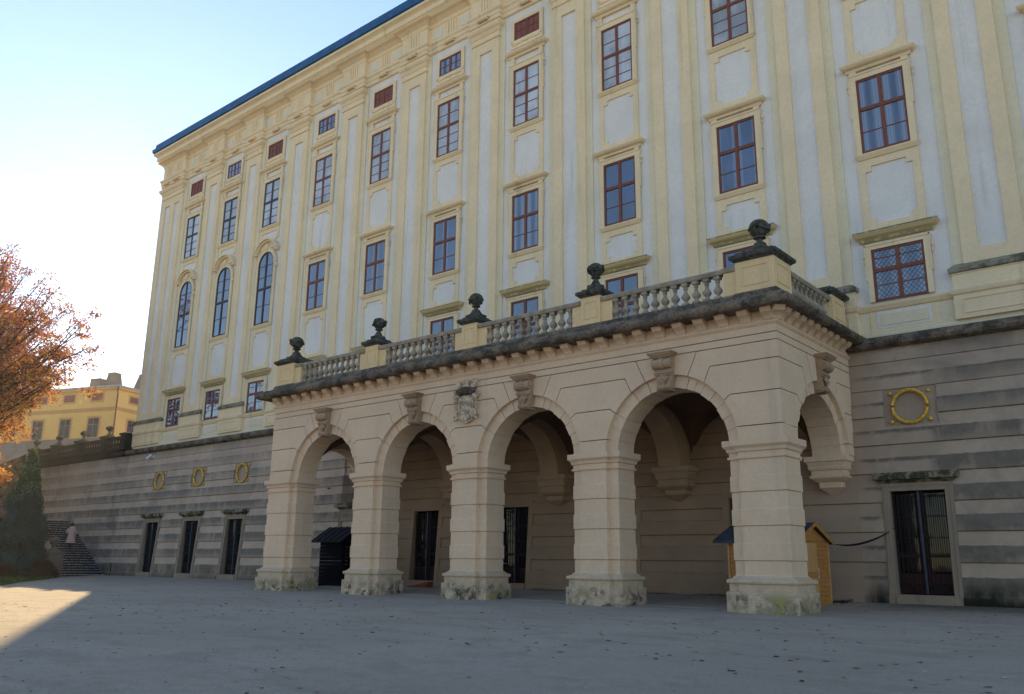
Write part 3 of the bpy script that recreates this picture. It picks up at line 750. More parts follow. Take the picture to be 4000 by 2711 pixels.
# transverse ribs, side-arch springers and groin vault
for c in PC:
    m=MB(); y0,y1=YF+TH-.01,-1.32; cy=(y0+y1)/2; hy=(y1-y0)/2; n=20
    for k in range(n):
        a0,a1=math.pi*k/n,math.pi*(k+1)/n
        p0=(cy-hy*math.cos(a0),4.43+1.75*math.sin(a0)); p1=(cy-hy*math.cos(a1),4.43+1.75*math.sin(a1))
        m.prism([p0,p1,(p1[0],7.2),(p0[0],7.2)],lambda a,d,z:(d,a,z),c-.42,c+.42)
    m.box(c-.42,c+.42,-1.32,-.3,4.435,7.2)
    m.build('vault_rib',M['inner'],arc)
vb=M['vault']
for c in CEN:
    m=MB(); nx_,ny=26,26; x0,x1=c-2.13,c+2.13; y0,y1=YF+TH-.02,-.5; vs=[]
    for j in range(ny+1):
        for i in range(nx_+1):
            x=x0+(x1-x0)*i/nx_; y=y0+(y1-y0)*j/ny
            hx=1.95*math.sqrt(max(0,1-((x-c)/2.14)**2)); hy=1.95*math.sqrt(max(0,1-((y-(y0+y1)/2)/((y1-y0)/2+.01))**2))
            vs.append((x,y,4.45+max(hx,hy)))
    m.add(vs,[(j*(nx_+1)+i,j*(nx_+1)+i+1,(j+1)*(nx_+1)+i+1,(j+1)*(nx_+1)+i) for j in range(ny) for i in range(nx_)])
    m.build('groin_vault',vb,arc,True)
# entablature of the porch
pr=rect(XL,XC,YF,-.2)
m=MB(); m.loft(pr,[(7.48,-.02),(7.482,.02),(7.50,.03),(7.54,.065),(7.58,.07),(7.60,.0),(7.90,.0)]); m.build('frieze',M['beige'],arc)
def rough_ledge():
    n=150; m=MB(); random.seed(3)
    pts=[]; 
    path=[(XL-.0,-.3),(XL,YF),(XC,YF),(XC,-.3)]
    return None
def dense(r,st):
    out=[]
    for i in range(len(r)):
        a,b_=r[i],r[(i+1)%len(r)]; L=math.hypot(b_[0]-a[0],b_[1]-a[1]); k=max(1,int(L/st))
        out+=[(a[0]+(b_[0]-a[0])*t/k,a[1]+(b_[1]-a[1])*t/k) for t in range(k)]
    return out
m=MB(); m.loft(dense(pr,.14),[(7.88,.1),(7.885,.50),(7.90,.55),(7.95,.60),(8.02,.625),(8.09,.60),(8.14,.54),(8.18,.46),(8.24,.40),(8.26,.16),(8.27,.05)])
random.seed(3); m.v=[(x+random.uniform(-.012,.012),y+random.uniform(-.012,.012),z+random.uniform(-.014,.014)) for x,y,z in m.v]
m.build('terrace_ledge',M['dark'],arc,True)
def corbel_mesh():
    m=MB(); pf=[(0,7.59),(-.05,7.59),(-.08,7.62),(-.11,7.67),(-.17,7.72),(-.25,7.755),(-.29,7.77),(-.29,7.795),(-.305,7.795),(-.305,7.815),(-.32,7.815),(-.32,7.835),(-.335,7.84),(-.345,7.895),(0,7.895)]
    n=len(pf); w_=.15
    m.add([(-w_,y,z) for y,z in pf]+[(w_,y,z) for y,z in pf],[(i,(i+1)%n,(i+1)%n+n,i+n) for i in range(n)]+[tuple(range(n))[::-1],tuple(range(n,2*n))]); return m
cb=corbel_mesh().build('corbel',M['beige'],arc,loc=(-8.92,YF,0)); 
for k in range(1,34): dup(cb,arc,(-8.92-.665*k,YF,0))
for k in range(10):
    o=dup(cb,arc,(XC,-5.70+.515*k,0)); o.rotation_euler=(0,0,R(90))
    o=dup(cb,arc,(XL,-5.70+.515*k,0)); o.rotation_euler=(0,0,R(-90))
o=dup(cb,arc,(XC-.05,YF+.05,0)); o.rotation_euler=(0,0,R(45)); o.scale=(1,1.25,1)
# keystones
def keystone(fn):
    m=MB()
    def bx(hw,d0,d1,z0,z1): m.prism([(-hw,z0),(hw,z0),(hw,z1),(-hw,z1)],fn,d0,d1)
    def lens(z,rad,hw,d,n=12,b=0):   # horizontal roll along u
        pl=[(rad*math.cos(2*math.pi*k/n),rad*math.sin(2*math.pi*k/n)) for k in range(n)]
        vs=[fn(-hw,d+a*1.0,z+q) for a,q in pl]+[fn(hw,d+a,z+q) for a,q in pl]
        m.add(vs,[(i,(i+1)%n,(i+1)%n+n,i+n) for i in range(n)]+[tuple(range(n))[::-1],tuple(range(n,2*n))])
    bx(.40,-.40,.1,7.08,7.12); bx(.37,-.37,.1,7.04,7.08); bx(.33,-.33,.1,7.0,7.04); bx(.29,-.28,.1,6.96,7.0)
    lens(6.80,.155,.30,-.17); lens(6.80,.175,.07,-.17); lens(6.80,.08,.33,-.17,10)
    m.prism([(-.27,6.46),(.27,6.46),(.29,6.96),(-.29,6.96)],fn,-.16,.15)
    bx(.29,-.20,.1,6.52,6.56); bx(.26,-.18,.1,6.48,6.51)
    # shell
    for k in range(-3,4):
        a=k*.24; vs=[fn(.0+.02*k,-.20,6.20),fn(.235*math.sin(a)*1.1+.05,-.10-.1*math.cos(a),6.20+.27*math.cos(a)),fn(.235*math.sin(a)*1.1-.05,-.10-.1*math.cos(a),6.20+.27*math.cos(a)),fn(0,-.05,6.2)]
        c0=Vector(fn(.235*math.sin(a)*.6,-.17,6.20+.16*math.cos(a))); 
        m.tube([fn(0.0,-.17,6.20),fn(.24*math.sin(a)*.6,-.20,6.20+.16*math.cos(a)),fn(.24*math.sin(a),-.16,6.20+.27*math.cos(a))],[.02,.035,.028],6)
    m.prism([(-.20,6.08),(.20,6.08),(.27,6.47),(-.27,6.47)],fn,-.12,.15)
    lens(6.12,.075,.21,-.12); lens(6.12,.095,.05,-.12); bx(.2,-.10,.3,6.02,6.06)
    return m
for c in CEN: keystone(lambda u,d,z,c=c:(c+u,YF+d,z)).build('keystone',M['key'],arc)
keystone(lambda u,d,z:(XC-d,SC+u,z)).build('keystone',M['key'],arc)
keystone(lambda u,d,z:(XL+d,SC-u,z)).build('keystone',M['key'],arc)

# ================================================================ BALUSTRADE ON THE TERRACE
blt=empty('terrace_balustrade','stone balustrade with yellow pedestals running along the terrace edge above the arches','balustrade',loc=(0,0,0))
def baluster_mesh(h=.68):
    m=MB(); m.box(-.10,.10,-.10,.10,0,.07); m.box(-.095,.095,-.095,.095,h-.085,h)
    k=(h-.155)
    pr_=[(.085,0),(.08,.03),(.05,.07),(.045,.12),(.06,.18),(.10,.27),(.115,.37),(.10,.47),(.065,.56),(.048,.66),(.045,.80),(.062,.83),(.062,.87),(.045,.9),(.07,.96),(.08,1.0)]
    m.lathe([(r*1.13,.07+z*k) for r,z in pr_],n=12); return m
BM=baluster_mesh()
BFIRST=None
def baluster(x,y,z,parent):
    global BFIRST
    if BFIRST is None: BFIRST=BM.build('baluster',M['bal'],parent,True,loc=(x,y,z)); return BFIRST
    return dup(BFIRST,parent,(x,y,z))
yb0=YF+.12
for c in CEN:
    for k in range(11): baluster(c+(k-5)*.341,yb0,8.47,blt)
for k in range(9): baluster(XC-.12,-4.62+k*.335,8.47,blt); baluster(XL+.12,-4.62+k*.335,8.47,blt)
for c in CEN:
    m=MB(); m.loft(rect(c-2.16,c+2.16,yb0-.13,yb0+.13),[(9.15,-.02),(9.17,.0),(9.25,.02),(9.29,.01),(9.31,-.04)]); m.build('hand_rail',M['bal'],blt)
for xx in (XC-.12,XL+.12):
    m=MB(); m.loft(rect(xx-.13,xx+.13,-4.9,-1.55),[(9.15,-.02),(9.17,.0),(9.25,.02),(9.29,.01),(9.31,-.04)]); m.build('hand_rail',M['bal'],blt)
for rc in [rect(c-2.2,c+2.2,yb0-.16,yb0+.16) for c in CEN]+[rect(xx-.16,xx+.16,-4.95,-.5) for xx in (XC-.12,XL+.12)]:
    m=MB(); m.loft(rc,[(8.2,.06),(8.40,.05),(8.44,0),(8.47,-.01)]); m.build('base_course',M['dark'],blt)
def pedestal(x0,x1,y0,y1,flank=None):
    m=MB(); m.loft(rect(x0,x1,y0,y1),[(8.44,.0),(9.37,.0)]); o=m.build('pedestal',M['yped'],blt)
    m=MB(); m.loft(rect(x0,x1,y0,y1),[(8.2,.09),(8.40,.08),(8.45,.04),(8.47,.01)]); m.build('pedestal_base',M['dark'],o)
    m=MB(); m.loft(rect(x0,x1,y0,y1),[(9.36,.02),(9.40,.06),(9.44,.12),(9.46,.13),(9.54,.13),(9.56,.10),(9.57,.0),(9.64,-.02),(9.66,-.06)]); m.build('pedestal_cap',M['urn'],o)
    m=MB(); w_=(x1-x0); a,b_=x0+.16*w_,x1-.16*w_
    for q in ((a,b_,9.17,9.20),(a,b_,8.64,8.67),(a,a+.03,8.67,9.17),(b_-.03,b_,8.67,9.17)): m.box(q[0],q[1],y0-.018,y0,q[2],q[3])
    if x1>-9 : 
        for q in ((y0+.16,y1-.16,9.17,9.20),(y0+.16,y1-.16,8.64,8.67),(y0+.16,y0+.19,8.67,9.17),(y1-.19,y1-.16,8.67,9.17)): m.box(x1,x1+.018,*q)
    m.build('panel_frame',M['yped'],o)
    for s in (flank or ()):
        fx0,fx1=(x1,x1+.40) if s>0 else (x0-.40,x0)
        m=MB(); m.loft(rect(fx0,fx1,y0+.09,y0+.45),[(8.44,0),(9.15,0)]); m.build('flank_block',M['yped'],o)
        m=MB(); m.loft(rect(fx0,fx1,y0+.09,y0+.45),[(8.2,.05),(8.42,.05),(8.48,.01)]); m.build('flank_base',M['bal'],o); m=MB(); m.loft(rect(fx0,fx1,y0+.09,y0+.45),[(9.15,0),(9.17,.04),(9.29,.05),(9.32,.0)]); m.build('flank_cap',M['bal'],o)
M['yped']=plaster('yellow_pedestal_plaster',(.80,.58,.32),.08,(.42,.35,.24),.35)
for c in PC: pedestal(c-.36,c+.36,YF-.03,YF+.66,(1,-1))
pedestal(-9.80,-8.67,YF-.10,-4.86,(-1,)); pedestal(-31.12,-29.98,YF-.10,-4.86,(1,))
pedestal(XC-.36,XC+.06,-1.55,-.45); pedestal(XL-.06,XL+.36,-1.55,-.45)
# urns
def urn_mesh():
    m=MB(); random.seed(5)
    m.loft(rect(-.27,.27,-.27,.27),[(0,.0),(.09,.0),(.105,-.04),(.13,-.09),(.18,-.13),(.25,-.16),(.30,-.175)])
    m.lathe([(.10,.28),(.075,.33),(.075,.37),(.12,.39),(.155,.41),(.155,.44),(.10,.46),(.12,.48),(.18,.52),(.23,.60),(.245,.66)],n=18)
    m.ball((0,0,.69),(.255,.255,.225),18)
    # drapery swags over the ball
    for a0,z in ((0,.74),(2.1,.70),(4.2,.76)):
        pts=[((.26)*math.cos(a0+t*.35),(.26)*math.sin(a0+t*.35),z-.10*math.sin(t/6*math.pi)) for t in range(7)]
        m.tube(pts,.028,6); m.ball(pts[0],(.055,.055,.06)); 
        pts=[((.25)*math.cos(a0+t*.35),(.25)*math.sin(a0+t*.35),z+.05-.16*math.sin(t/6*math.pi)) for t in range(7)]; m.tube(pts,.02,6)
        m.tube([(pts[0][0],pts[0][1],z),(pts[0][0]*1.05,pts[0][1]*1.05,z-.12),(pts[0][0]*.9,pts[0][1]*.9,z-.2)],[.05,.04,.015],6)
    return m
UM=urn_mesh()
names=['on the far left corner pedestal of the terrace','on the second pedestal from the left end of the terrace','on the middle pedestal of the terrace','on the terrace pedestal second from the right','on the big corner pedestal at the terrace right end']
uo=None
for i,(x,y,s) in enumerate([(-30.55,YF+.40,1.12)]+[(c,YF+.31,1.0) for c in PC]+[(-9.24,YF+.40,1.12)]):
    if uo is None: uo=UM.build('stone_urn',M['urn'],None,True,loc=(x,y,9.655)); o=uo
    else: o=dup(uo,None,(x,y,9.655))
    o.scale=(s,s,s); o.rotation_euler=(0,0,i*.7)
    tag(o,'dark weathered stone ball urn '+names[i],'urn','draped stone ball urns on the terrace pedestals')

# ================================================================ COAT OF ARMS
ca=empty('coat_of_arms','carved stone coat of arms with crowned shield and scrolls between the second and third arch','crest',loc=(-19.92,YF,6.55))
M['crest']=(lambda n:(n.bump(n.noise(14,4,.7),.012,.8),n.out(n.mix(n.ramp(n.noise(6,5,.7),.44,.6),(.68,.54,.39),(.34,.28,.21)),.95,.1))[1])(NT('weathered_crest_stone'))
M['crestd']=simple('dark_crest_carving',(.15,.125,.10),.9,.15,0,.4,9)
m=MB(); sp=[(-.30,-.50),(-.24,-.62),(0,-.70),(.24,-.62),(.30,-.50),(.31,.12),(.18,.2),(-.18,.2),(-.31,.12)]
ca.scale=(1.1,1.2,1.08)
m.prism(sp,lambda a,d,z:(a,d,z),-.10,0.02); m.prism(inset(sp,.05),lambda a,d,z:(a,d,z),-.13,-.09)
m.build('shield',M['crest'],ca)
m=MB(); q=inset(sp,.09)
for i in range(len(q)): a,b_=q[i],q[(i+1)%len(q)]; m.tube([(a[0],-.135,a[1]),(b_[0],-.135,b_[1])],.018,5)
random.seed(11)
for sx in (-1,1):
    m.tube([(sx*.02,-.14,-.05),(sx*.10,-.15,.02),(sx*.14,-.15,-.06),(sx*.07,-.14,-.12)],.022,5); m.tube([(sx*.04,-.14,-.35),(sx*.12,-.15,-.42),(sx*.16,-.15,-.34),(sx*.10,-.14,-.27)],.02,5)
m.ball((0,-.13,-.2),(.05,.03,.09)); m.ball((0,-.13,-.36),(.07,.03,.05))
m.build('shield_charges',M['crest'],ca)
for sx in (-1,1):
    m=MB()
    m.tube([(sx*.30,-.06,.22),(sx*.44,-.12,.12),(sx*.47,-.12,-.08),(sx*.40,-.08,-.2),(sx*.50,-.09,-.24)],[.06,.08,.07,.04,.02],7)
    m.tube([(sx*.32,-.05,-.25),(sx*.40,-.09,-.38),(sx*.36,-.10,-.5),(sx*.46,-.1,-.56),(sx*.5,-.1,-.46),(sx*.43,-.1,-.42)],[.04,.05,.05,.045,.04,.02],7)
    m.tube([(sx*.36,-.05,.2),(sx*.48,-.08,.3),(sx*.54,-.08,.22),(sx*.48,-.08,.17)],.035,6)
    m.build('scrollwork',M['crest'],ca)
m=MB()
for cx_ in (-.28,-.02,.24):
    m.ball((cx_,-.10,.34),(.14,.09,.12),10)
    for k in range(-2,3): m.tube([(cx_+k*.05,-.17,.42),(cx_+k*.055,-.2,.34),(cx_+k*.05,-.17,.26)],.014,5)
m.build('helmets',M['crestd'],ca)
m=MB(); m.lathe([(.12,.46),(.15,.5),(.13,.53),(.09,.56),(.12,.60),(.13,.66),(.08,.72),(.02,.74)],(0,-.08,0),12)
m.lathe([(.06,.42),(.10,.5),(.11,.58),(.07,.66),(.01,.72)],(-.32,-.08,0),10); m.build('crown',M['crest'],ca)
m=MB(); m.prism([(.22,.44),(.40,.44),(.44,.66),(.36,.74),(.28,.68),(.18,.70)],lambda a,d,z:(a,d,z),-.11,0); m.ball((.30,-.12,.66),(.09,.04,.06)); m.build('crest_wing',M['crest'],ca)

# ================================================================ UPPER TERRACE, RETAINING WALL, STEPS (left)
XW=-70.6
ut=empty('retaining_wall','tall soot-stained retaining wall of the upper terrace beside the steps','wall',loc=(0,0,0))
base_run(XW,XB-.02,M['old'],[],'wall_courses',-.3,7.70,ut)
m=MB(); m.profx([(.3,7.69),(-.42,7.70),(-.58,7.76),(-.62,7.86),(-.60,7.98),(-.50,8.05),(-.1,8.12),(.3,8.12)],XW-.2,XB-.16); m.build('coping',M['sooty'],ut)
m=MB(); m.box(XW,XB-.05,.95,40,-.3,8.05); m.box(-200,XW-.02,9,90,-.3,8.03); m.build('terrace_fill',M['old'],ut)
bl2=empty('terrace_balustrade','blackened stone balustrade on top of the tall retaining wall left of the palace','balustrade',loc=(0,0,0))
PX=[-55.55,-58.35,-62.25,-66.15,-70.15]
for i,x in enumerate(PX):
    m=MB(); m.loft(rect(x-.28,x+.28,-.72,-.16),[(8.1,.05),(8.2,.05),(8.22,0),(9.05,0),(9.08,.08),(9.2,.09),(9.22,.02)]); m.build('pedestal',M['sooty'],bl2)
for a,b_ in zip(PX[:-1],PX[1:]):
    m=MB(); m.loft(rect(b_+.28,a-.28,-.58,-.30),[(8.93,0),(8.96,.03),(9.05,.03),(9.07,0)]); m.build('hand_rail',M['sooty'],bl2)
    m=MB(); m.loft(rect(b_+.28,a-.28,-.60,-.28),[(8.1,.03),(8.28,.02),(8.30,0)]); m.build('base_course',M['sooty'],bl2)
    n=int((a-b_-.56)/.36); 
    for k in range(n): 
        o=dup(BFIRST,bl2,(b_+.28+(k+.5)*(a-b_-.56)/n,-.44,8.29)); o.scale=(1,1,.95); o.material_slots[0].link='OBJECT'; o.material_slots[0].material=M['sooty']
wh=['nearest the palace corner','second from the palace corner','third from the palace corner','at the far left end above the steps']
for i,x in enumerate(PX[1:]):
    o=dup(uo,None,(x,-.30,9.22)); o.scale=(.95,.95,.82); o.rotation_euler=(0,0,i); tag(o,'stone ball urn on the upper terrace balustrade, '+wh[i],'urn','ball urns on the upper terrace balustrade')
# first flight of steps
st=empty('stone_steps','long flight of dark stone steps with white nosings climbing beside the retaining wall','steps',loc=(-55.5,-2.3,gz(-3)))
NS=24; RUN=.272; RISE=.1495; X0=-55.55; Z0=.07
for k in range(NS):
    m=MB(); x1=X0-k*RUN; z1=Z0+(k+1)*RISE
    m.box(x1-RUN-.3,x1,-3.68,-.7,z1-RISE-.25,z1-.035); m.box(x1-RUN-.02,x1+.03,-3.67,-.7,z1-.035,z1)
    m.box(x1-.03,x1+.038,-3.665,-.72,z1-.030,z1+.004,1)
    o=m.build('step',[M['step'],M['nosing']],st); o.location=-st.location
m=MB(); m.box(XW-4,X0-NS*RUN-.02,-5.2,-.7,.0,Z0+NS*RISE); o=m.build('landing',M['step'],st); o.location=-st.location
m=MB(); xa,xb_=X0-.2,X0-NS*RUN; za,zb=1.16,1.16+NS*RISE
m.prism([(xb_,-.1),(xa,-.1),(xa,za-.16),(xb_,zb-.16)],lambda a,d,z:(a,d,z),-4.0,-3.70); o=m.build('parapet',M['plinth2'],st); o.location=-st.location
m=MB(); m.prism([(xb_,zb-.16),(xa,za-.16),(xa,za),(xb_,zb)],lambda a,d,z:(a,d,z),-4.06,-3.64); o=m.build('parapet_coping',M['field'],st); o.location=-st.location
# second flight seen at the far left
s2=empty('stone_steps','upper flight of dark steps half hidden behind the conifer at the left edge','steps',loc=(-76,-4,4))
for k in range(26):
    m=MB(); y1=-8.3+k*.29; z1=3.75+(k+1)*.165; m.box(-84,XW-.5,y1,y1+.6,z1-.5,z1-.03); m.box(-83.9,XW-.51,y1-.03,y1+.35,z1-.03,z1+.002,1)
    o=m.build('step',[M['step'],M['nosing']],s2); o.location=-s2.location
m=MB(); m.prism([(-9.2,0),(-.75,0),(-.75,8.9),(-9.2,4.4)],lambda a,d,z:(d,a,z),XW-.45,XW-.02); o=m.build('parapet',M['dark'],s2); o.location=-s2.location
# pedestal with ball at the foot of the steps
pd=empty('stone_pedestal','grey stone pedestal at the foot of the steps beside the shrub','pedestal',loc=(-55.3,-4.2,gz(-4.2)))
m=MB(); m.loft(rect(-.42,.42,-.42,.42),[(-.05,.04),(.28,.04),(.30,0),(1.34,0)]); m.build('block',M['plinth2'],pd)
m=MB(); m.loft(rect(-.42,.42,-.42,.42),[(1.34,.02),(1.38,.08),(1.47,.10),(1.52,.04)]); m.build('cap',M['plinth2'],pd)
m=MB(); m.loft(rect(-.42,.42,-.42,.42),[(.45,-.10),(.45,.012),(1.2,.012),(1.2,-.1)]); m.build('panel',M['plinth2'],pd)
o=dup(uo,None,(-55.3,-4.2,gz(-4.2)+1.51)); o.scale=(1.05,1.05,.95); tag(o,'stone ball urn on the pedestal at the foot of the steps','urn')
o.material_slots[0].link='OBJECT'; o.material_slots[0].material=M['plinth2']
# down pipe stub on the wall near the steps
m=MB(); m.tube([(-54.8,yw(.9)-.06,.92),(-54.65,yw(.4)-.08,.45),(-54.6,yw(.2)-.1,.1)],.03,8); m.box(-54.7,-54.5,yw(0)-.25,yw(0)-.05,.1,.2); tag(m.build('drain_pipe',M['iron']),'short leaning pipe at the wall foot beside the steps','pipe')
# security camera
cc=empty('security_camera','small white security camera on the base wall high above the leftmost gold ring','camera',loc=(-51.9,yw(7.4)-.05,7.42))
M['offwhite']=simple('white_plastic',(.62,.64,.66),.4)
m=MB(); m.tube([(-.10,-.34,-.16),(.04,-.12,.10)],.085,12); m.build('camera_body',M['offwhite'],cc,True)
m=MB(); m.tube([(0,-.16,.0),(.10,-.02,-.02)],.025,6); m.box(.04,.18,-.03,.06,-.1,.06); m.build('bracket',M['offwhite'],cc)
# hook in the wall seen through the left arch
m=MB(); m.tube([(-33.9,yw(4.6),4.62),(-33.9,yw(4.6)-.2,4.62),(-33.75,yw(4.6)-.22,4.56)],.02,5); tag(m.build('wall_hook',M['iron']),'small iron hook in the wall behind the left arch','hook')

# ================================================================ YELLOW HOUSE BEHIND
HC=Vector((-106.9,22.59)); HS=1.311; ZS=lambda z:1.2+(z-1.2)*HS
d1=Vector((-.9395,-.3425)); d2=Vector((-.3425,.9395))
hs=empty('yellow_house','yellow ochre house with brown shuttered windows rising behind the terrace balustrade','house',loc=(0,0,0))
M['hy']=plaster('ochre_house_plaster',(.80,.50,.17),.06,(.5,.34,.18),.2); M['hyd']=plaster('ochre_house_trim',(.60,.34,.13),.08,(.35,.24,.15),.3); M['hg']=plaster('grey_house_plinth',(.26,.21,.165),.2,(.13,.11,.1),.6)
M['hroof']=simple('pale_metal_roof',(.34,.33,.35),.45,.5,.3,.2,3); M['chim']=plaster('chimney_render',(.30,.22,.17),.2,(.13,.11,.1),.6)
def f1(u,d,z): p=HC+(d1*u+d2*d)*HS; return (p.x,p.y,ZS(z))      # u along the long face, d into the house
def f2(u,d,z): p=HC+(d2*u+d1*d)*HS; return (p.x,p.y,ZS(z))
def f3(a,z,b): p=HC+(d1*a+d2*b)*HS; return (p.x,p.y,ZS(z))
L1,L2=26,14
m=MB(); m.prism([(0,0),(L1,0),(L1,L2),(0,L2)],f3,12.0,17.2); m.build('wall',M['hy'],hs)
m=MB()
vs=[f1(0,-.05,12.45),f1(L1,-.05,12.45),f1(L1,-1.7,7.0),f1(0,-1.7,7.0),f1(0,L2,12.45),f1(0,L2,7.0),f1(L1,L2,12.45),f1(L1,L2,7)]
m.add(vs,[(0,1,2,3),(4,0,3,5),(1,6,7,2),(0,4,6,1)]); m.build('battered_plinth',M['hg'],hs)
def band(z0,z1,o,name,mt):
    m=MB(); pl=[(-o,-o),(L1,-o),(L1,L2),(-o,L2)]; m.prism(pl,f3,z0,z1); m.build(name,mt,hs)
band(15.02,15.22,.05,'string_course',M['hyd']); band(15.22,15.38,.10,'string_course',M['hyd']); band(16.98,17.15,.05,'eaves_moulding',M['hyd']); band(17.15,17.30,.18,'eaves_moulding',M['hy'])
m=MB()
e=.35
pts=[(-e,-e),(L1,-e),(L1,L2+e),(-e,L2+e)]; W3=lambda a,b,z:f3(a,z,b)
rz_=19.0
vs=[W3(a,b,17.3) for a,b in pts]+[W3(a,b,17.46) for a,b in pts]+[W3(L2/2,L2/2,rz_),W3(L1,L2/2,rz_)]
m.add(vs,[(3,2,1,0),(0,1,5,4),(1,2,6,5),(2,3,7,6),(3,0,4,7),(4,5,9,8),(5,6,9),(6,7,8,9),(7,4,8)]); rf=m.build('roof',M['hroof'],hs)
def chimney(a,b,w0,w1,h,dz=17.7,tip=False):
    m=MB(); rr=[(W3(a-q,b-q,z),W3(a+q,b-q,z),W3(a+q,b+q,z),W3(a-q,b+q,z)) for z,q in ((dz-.8,w0),(dz,w0),(dz+h-.1,w1),(dz+h-.1,w1+.05),(dz+h,w1+.02))]
    m.add([p for r in rr for p in r],[(4*i+j,4*i+(j+1)%4,4*i+4+(j+1)%4,4*i+4+j) for i in range(4) for j in range(4)]+[(16,17,18,19)])
    if tip: m.tube([W3(a,b,dz+h),W3(a,b,dz+h+.35)],.05,5)
    m.build('chimney',M['chim'],rf)
chimney(4.5,2.0,.66,.60,.95,17.75,True); chimney(2.9,2.2,.62,.42,1.55,17.75); chimney(.9,4.5,.85,.55,1.55,17.9,True)
def hwin(fn,u,z0,z1,w_,shut,sill=True):
    m=MB(); h=w_/2
    for a,b_,c_,d_ in ((-h-.18,-h,z0,z1+.18),(h,h+.18,z0,z1+.18),(-h,h,z1,z1+.18),(-h,h,z0-.1,z0) if not shut else (-h-.18,h+.18,z0-.18,z0)): m.prism([(u+a,c_),(u+b_,c_),(u+b_,d_),(u+a,d_)],lambda a,d,z:fn(a,d,z),-.04,.0)
    o=m.build('window',M['hyd'],hs)
    m=MB(); m.prism([(u-h,z0),(u+h,z0),(u+h,z1),(u-h,z1)],lambda a,d,z:fn(a,d,z),-.012,.0); m.build('shutter' if shut else 'pane',M['shutter'] if shut else M['dglass'],o)
    if not shut:
        m=MB(); 
        for a,b_,c_,d_ in ((-h,-h+.07,z0,z1),(h-.07,h,z0,z1),(-h+.07,h-.07,z1-.07,z1),(-h+.07,h-.07,z0,z0+.07),(-.04,.04,z0+.07,z1-.07),(-h+.07,-.04,z0+1.2,z0+1.28),(.04,h-.07,z0+1.2,z0+1.28)): m.prism([(u+a,c_),(u+b_,c_),(u+b_,d_),(u+a,d_)],lambda a,d,z:fn(a,d,z),-.03,-.013)
        m.build('window_bars',M['frame'],o)
for k in range(6):
    u=2.48+k*3.55; hwin(f1,u,16.1,16.8,1.36,True); hwin(f1,u+.1,12.5,14.4,1.36,False)
for u in (2.2,6): hwin(f2,u,16.02,16.62,1.2,True); hwin(f2,u,12.4,14.3,1.15,False)
m=MB(); a=f1(-.12,-.12,0); m.tube([f1(-.3,-.3,17.3),f1(-.1,-.16,16.9),f1(-.12,-.12,16.6),f1(-.12,-.12,15.5),f1(-.22,-.22,15.3),f1(-.22,-.22,15.0),f1(-.12,-.12,14.8),f1(-.12,-.12,9)],.10,8); m.build('downpipe',M['shutter'],hs)
# antenna on the roof
p=W3(-2.0+4.2,9.0,0); 
an=empty('tv_antenna','thin television antenna standing on the house roof close to the palace corner','antenna',loc=W3(-1.0,6.5,18.3)); an.scale=(1.2,1.2,1.2)
m=MB(); m.tube([(0,0,-1.0),(0,0,2.0)],.03,5); m.build('mast',M['iron'],an)
m=MB(); m.tube([(-1.0,-.4,.95),(.1,.04,.95)],.018,4)
for k in range(4): m.tube([(-.9+k*.25,-.36+k*.1,.8),(-.9+k*.25,-.36+k*.1,1.12 if k else 1.3)],.012,4)
m.tube([(-.1,0,1.5),(.1,0,1.5)],.03,4); m.tube([(-.1,0,1.75),(.1,0,1.75)],.03,4); m.build('dipoles',M['iron'],an)

# ================================================================ SHEDS
M['pine']=(lambda n:(n.out(n.mix(n.ramp(n.noise(3,4,.65,(1,1,9)),.3,.7),(.36,.15,.035),(.52,.24,.065)),.6,.3)))(NT('varnished_pine_boards'))
M['pinel']=(lambda n:(n.out(n.mix(n.ramp(n.noise(3,4,.65,(6,6,1)),.3,.7),(.46,.24,.085),(.56,.32,.13)),.6,.3)))(NT('pale_pine_door'))
M['bitumen']=(lambda n:(n.bump(n.noise(40,2,.6),.004,.6),n.out(n.mix(n.ramp(n.noise(3,4,.6),.3,.7),(.03,.042,.065),(.06,.075,.10)),.8,.2))[1])(NT('blue_roofing_felt'))
M['blackwood']=(lambda n:(n.out(n.mix(n.ramp(n.noise(3,4,.65,(1,1,14)),.3,.7),(.004,.0035,.005),(.012,.009,.013)),.9,.03)))(NT('black_painted_boards'))
M['blackroof']=simple('black_seamed_roof',(.012,.013,.018),.7,.15,0,.2,3)
zg=gz(-2.5)
sh=empty('garden_shed','varnished pine shed with blue felt roof behind the near right arcade pier','shed',loc=(-10.3,-2.9,zg))
def loc0(o,p): o.location=-p.location; return o
xa,xb_,ya,yb=-11.32,-9.36,-4.10,-1.78; ym=(ya+yb)/2; ze=1.86
m=MB()
nb=14
for k in range(nb):      # boards
    z0=zg+k*(ze-zg)/nb; z1=z0+(ze-zg)/nb-.012; 
    m.box(xa,xb_,ya,ya+.03,z0,z1); m.box(xb_-.03,xb_,ya+.031,yb,z0,z1); m.box(xa,xa+.03,ya+.031,yb,z0,z1)
m.box(xa+.04,xb_-.04,ya+.04,yb,zg,ze)
loc0(m.build('board_walls',M['pine'],sh),sh)
m=MB(); m.prism([(ya,ze),(yb,ze),(ym,2.27)],lambda a,d,z:(d,a,z),xb_-.03,xb_); m.prism([(ya,ze),(yb,ze),(ym,2.27)],lambda a,d,z:(d,a,z),xa,xa+.03); loc0(m.build('gable',M['pine'],sh),sh)
m=MB()
for x,y in ((xb_,ya),(xb_,yb-.05),(xa-.02,ya)):
    m=MB(); m.box(x-.03,x+.03,y-.02,y+.06,zg,ze); loc0(m.build('corner_post',M['pinel'],sh),sh)
m=MB(); m.box(xb_,xb_+.04,ya+.55,ya+1.35,zg+.06,1.80); d_=loc0(m.build('door',M['pinel'],sh),sh)
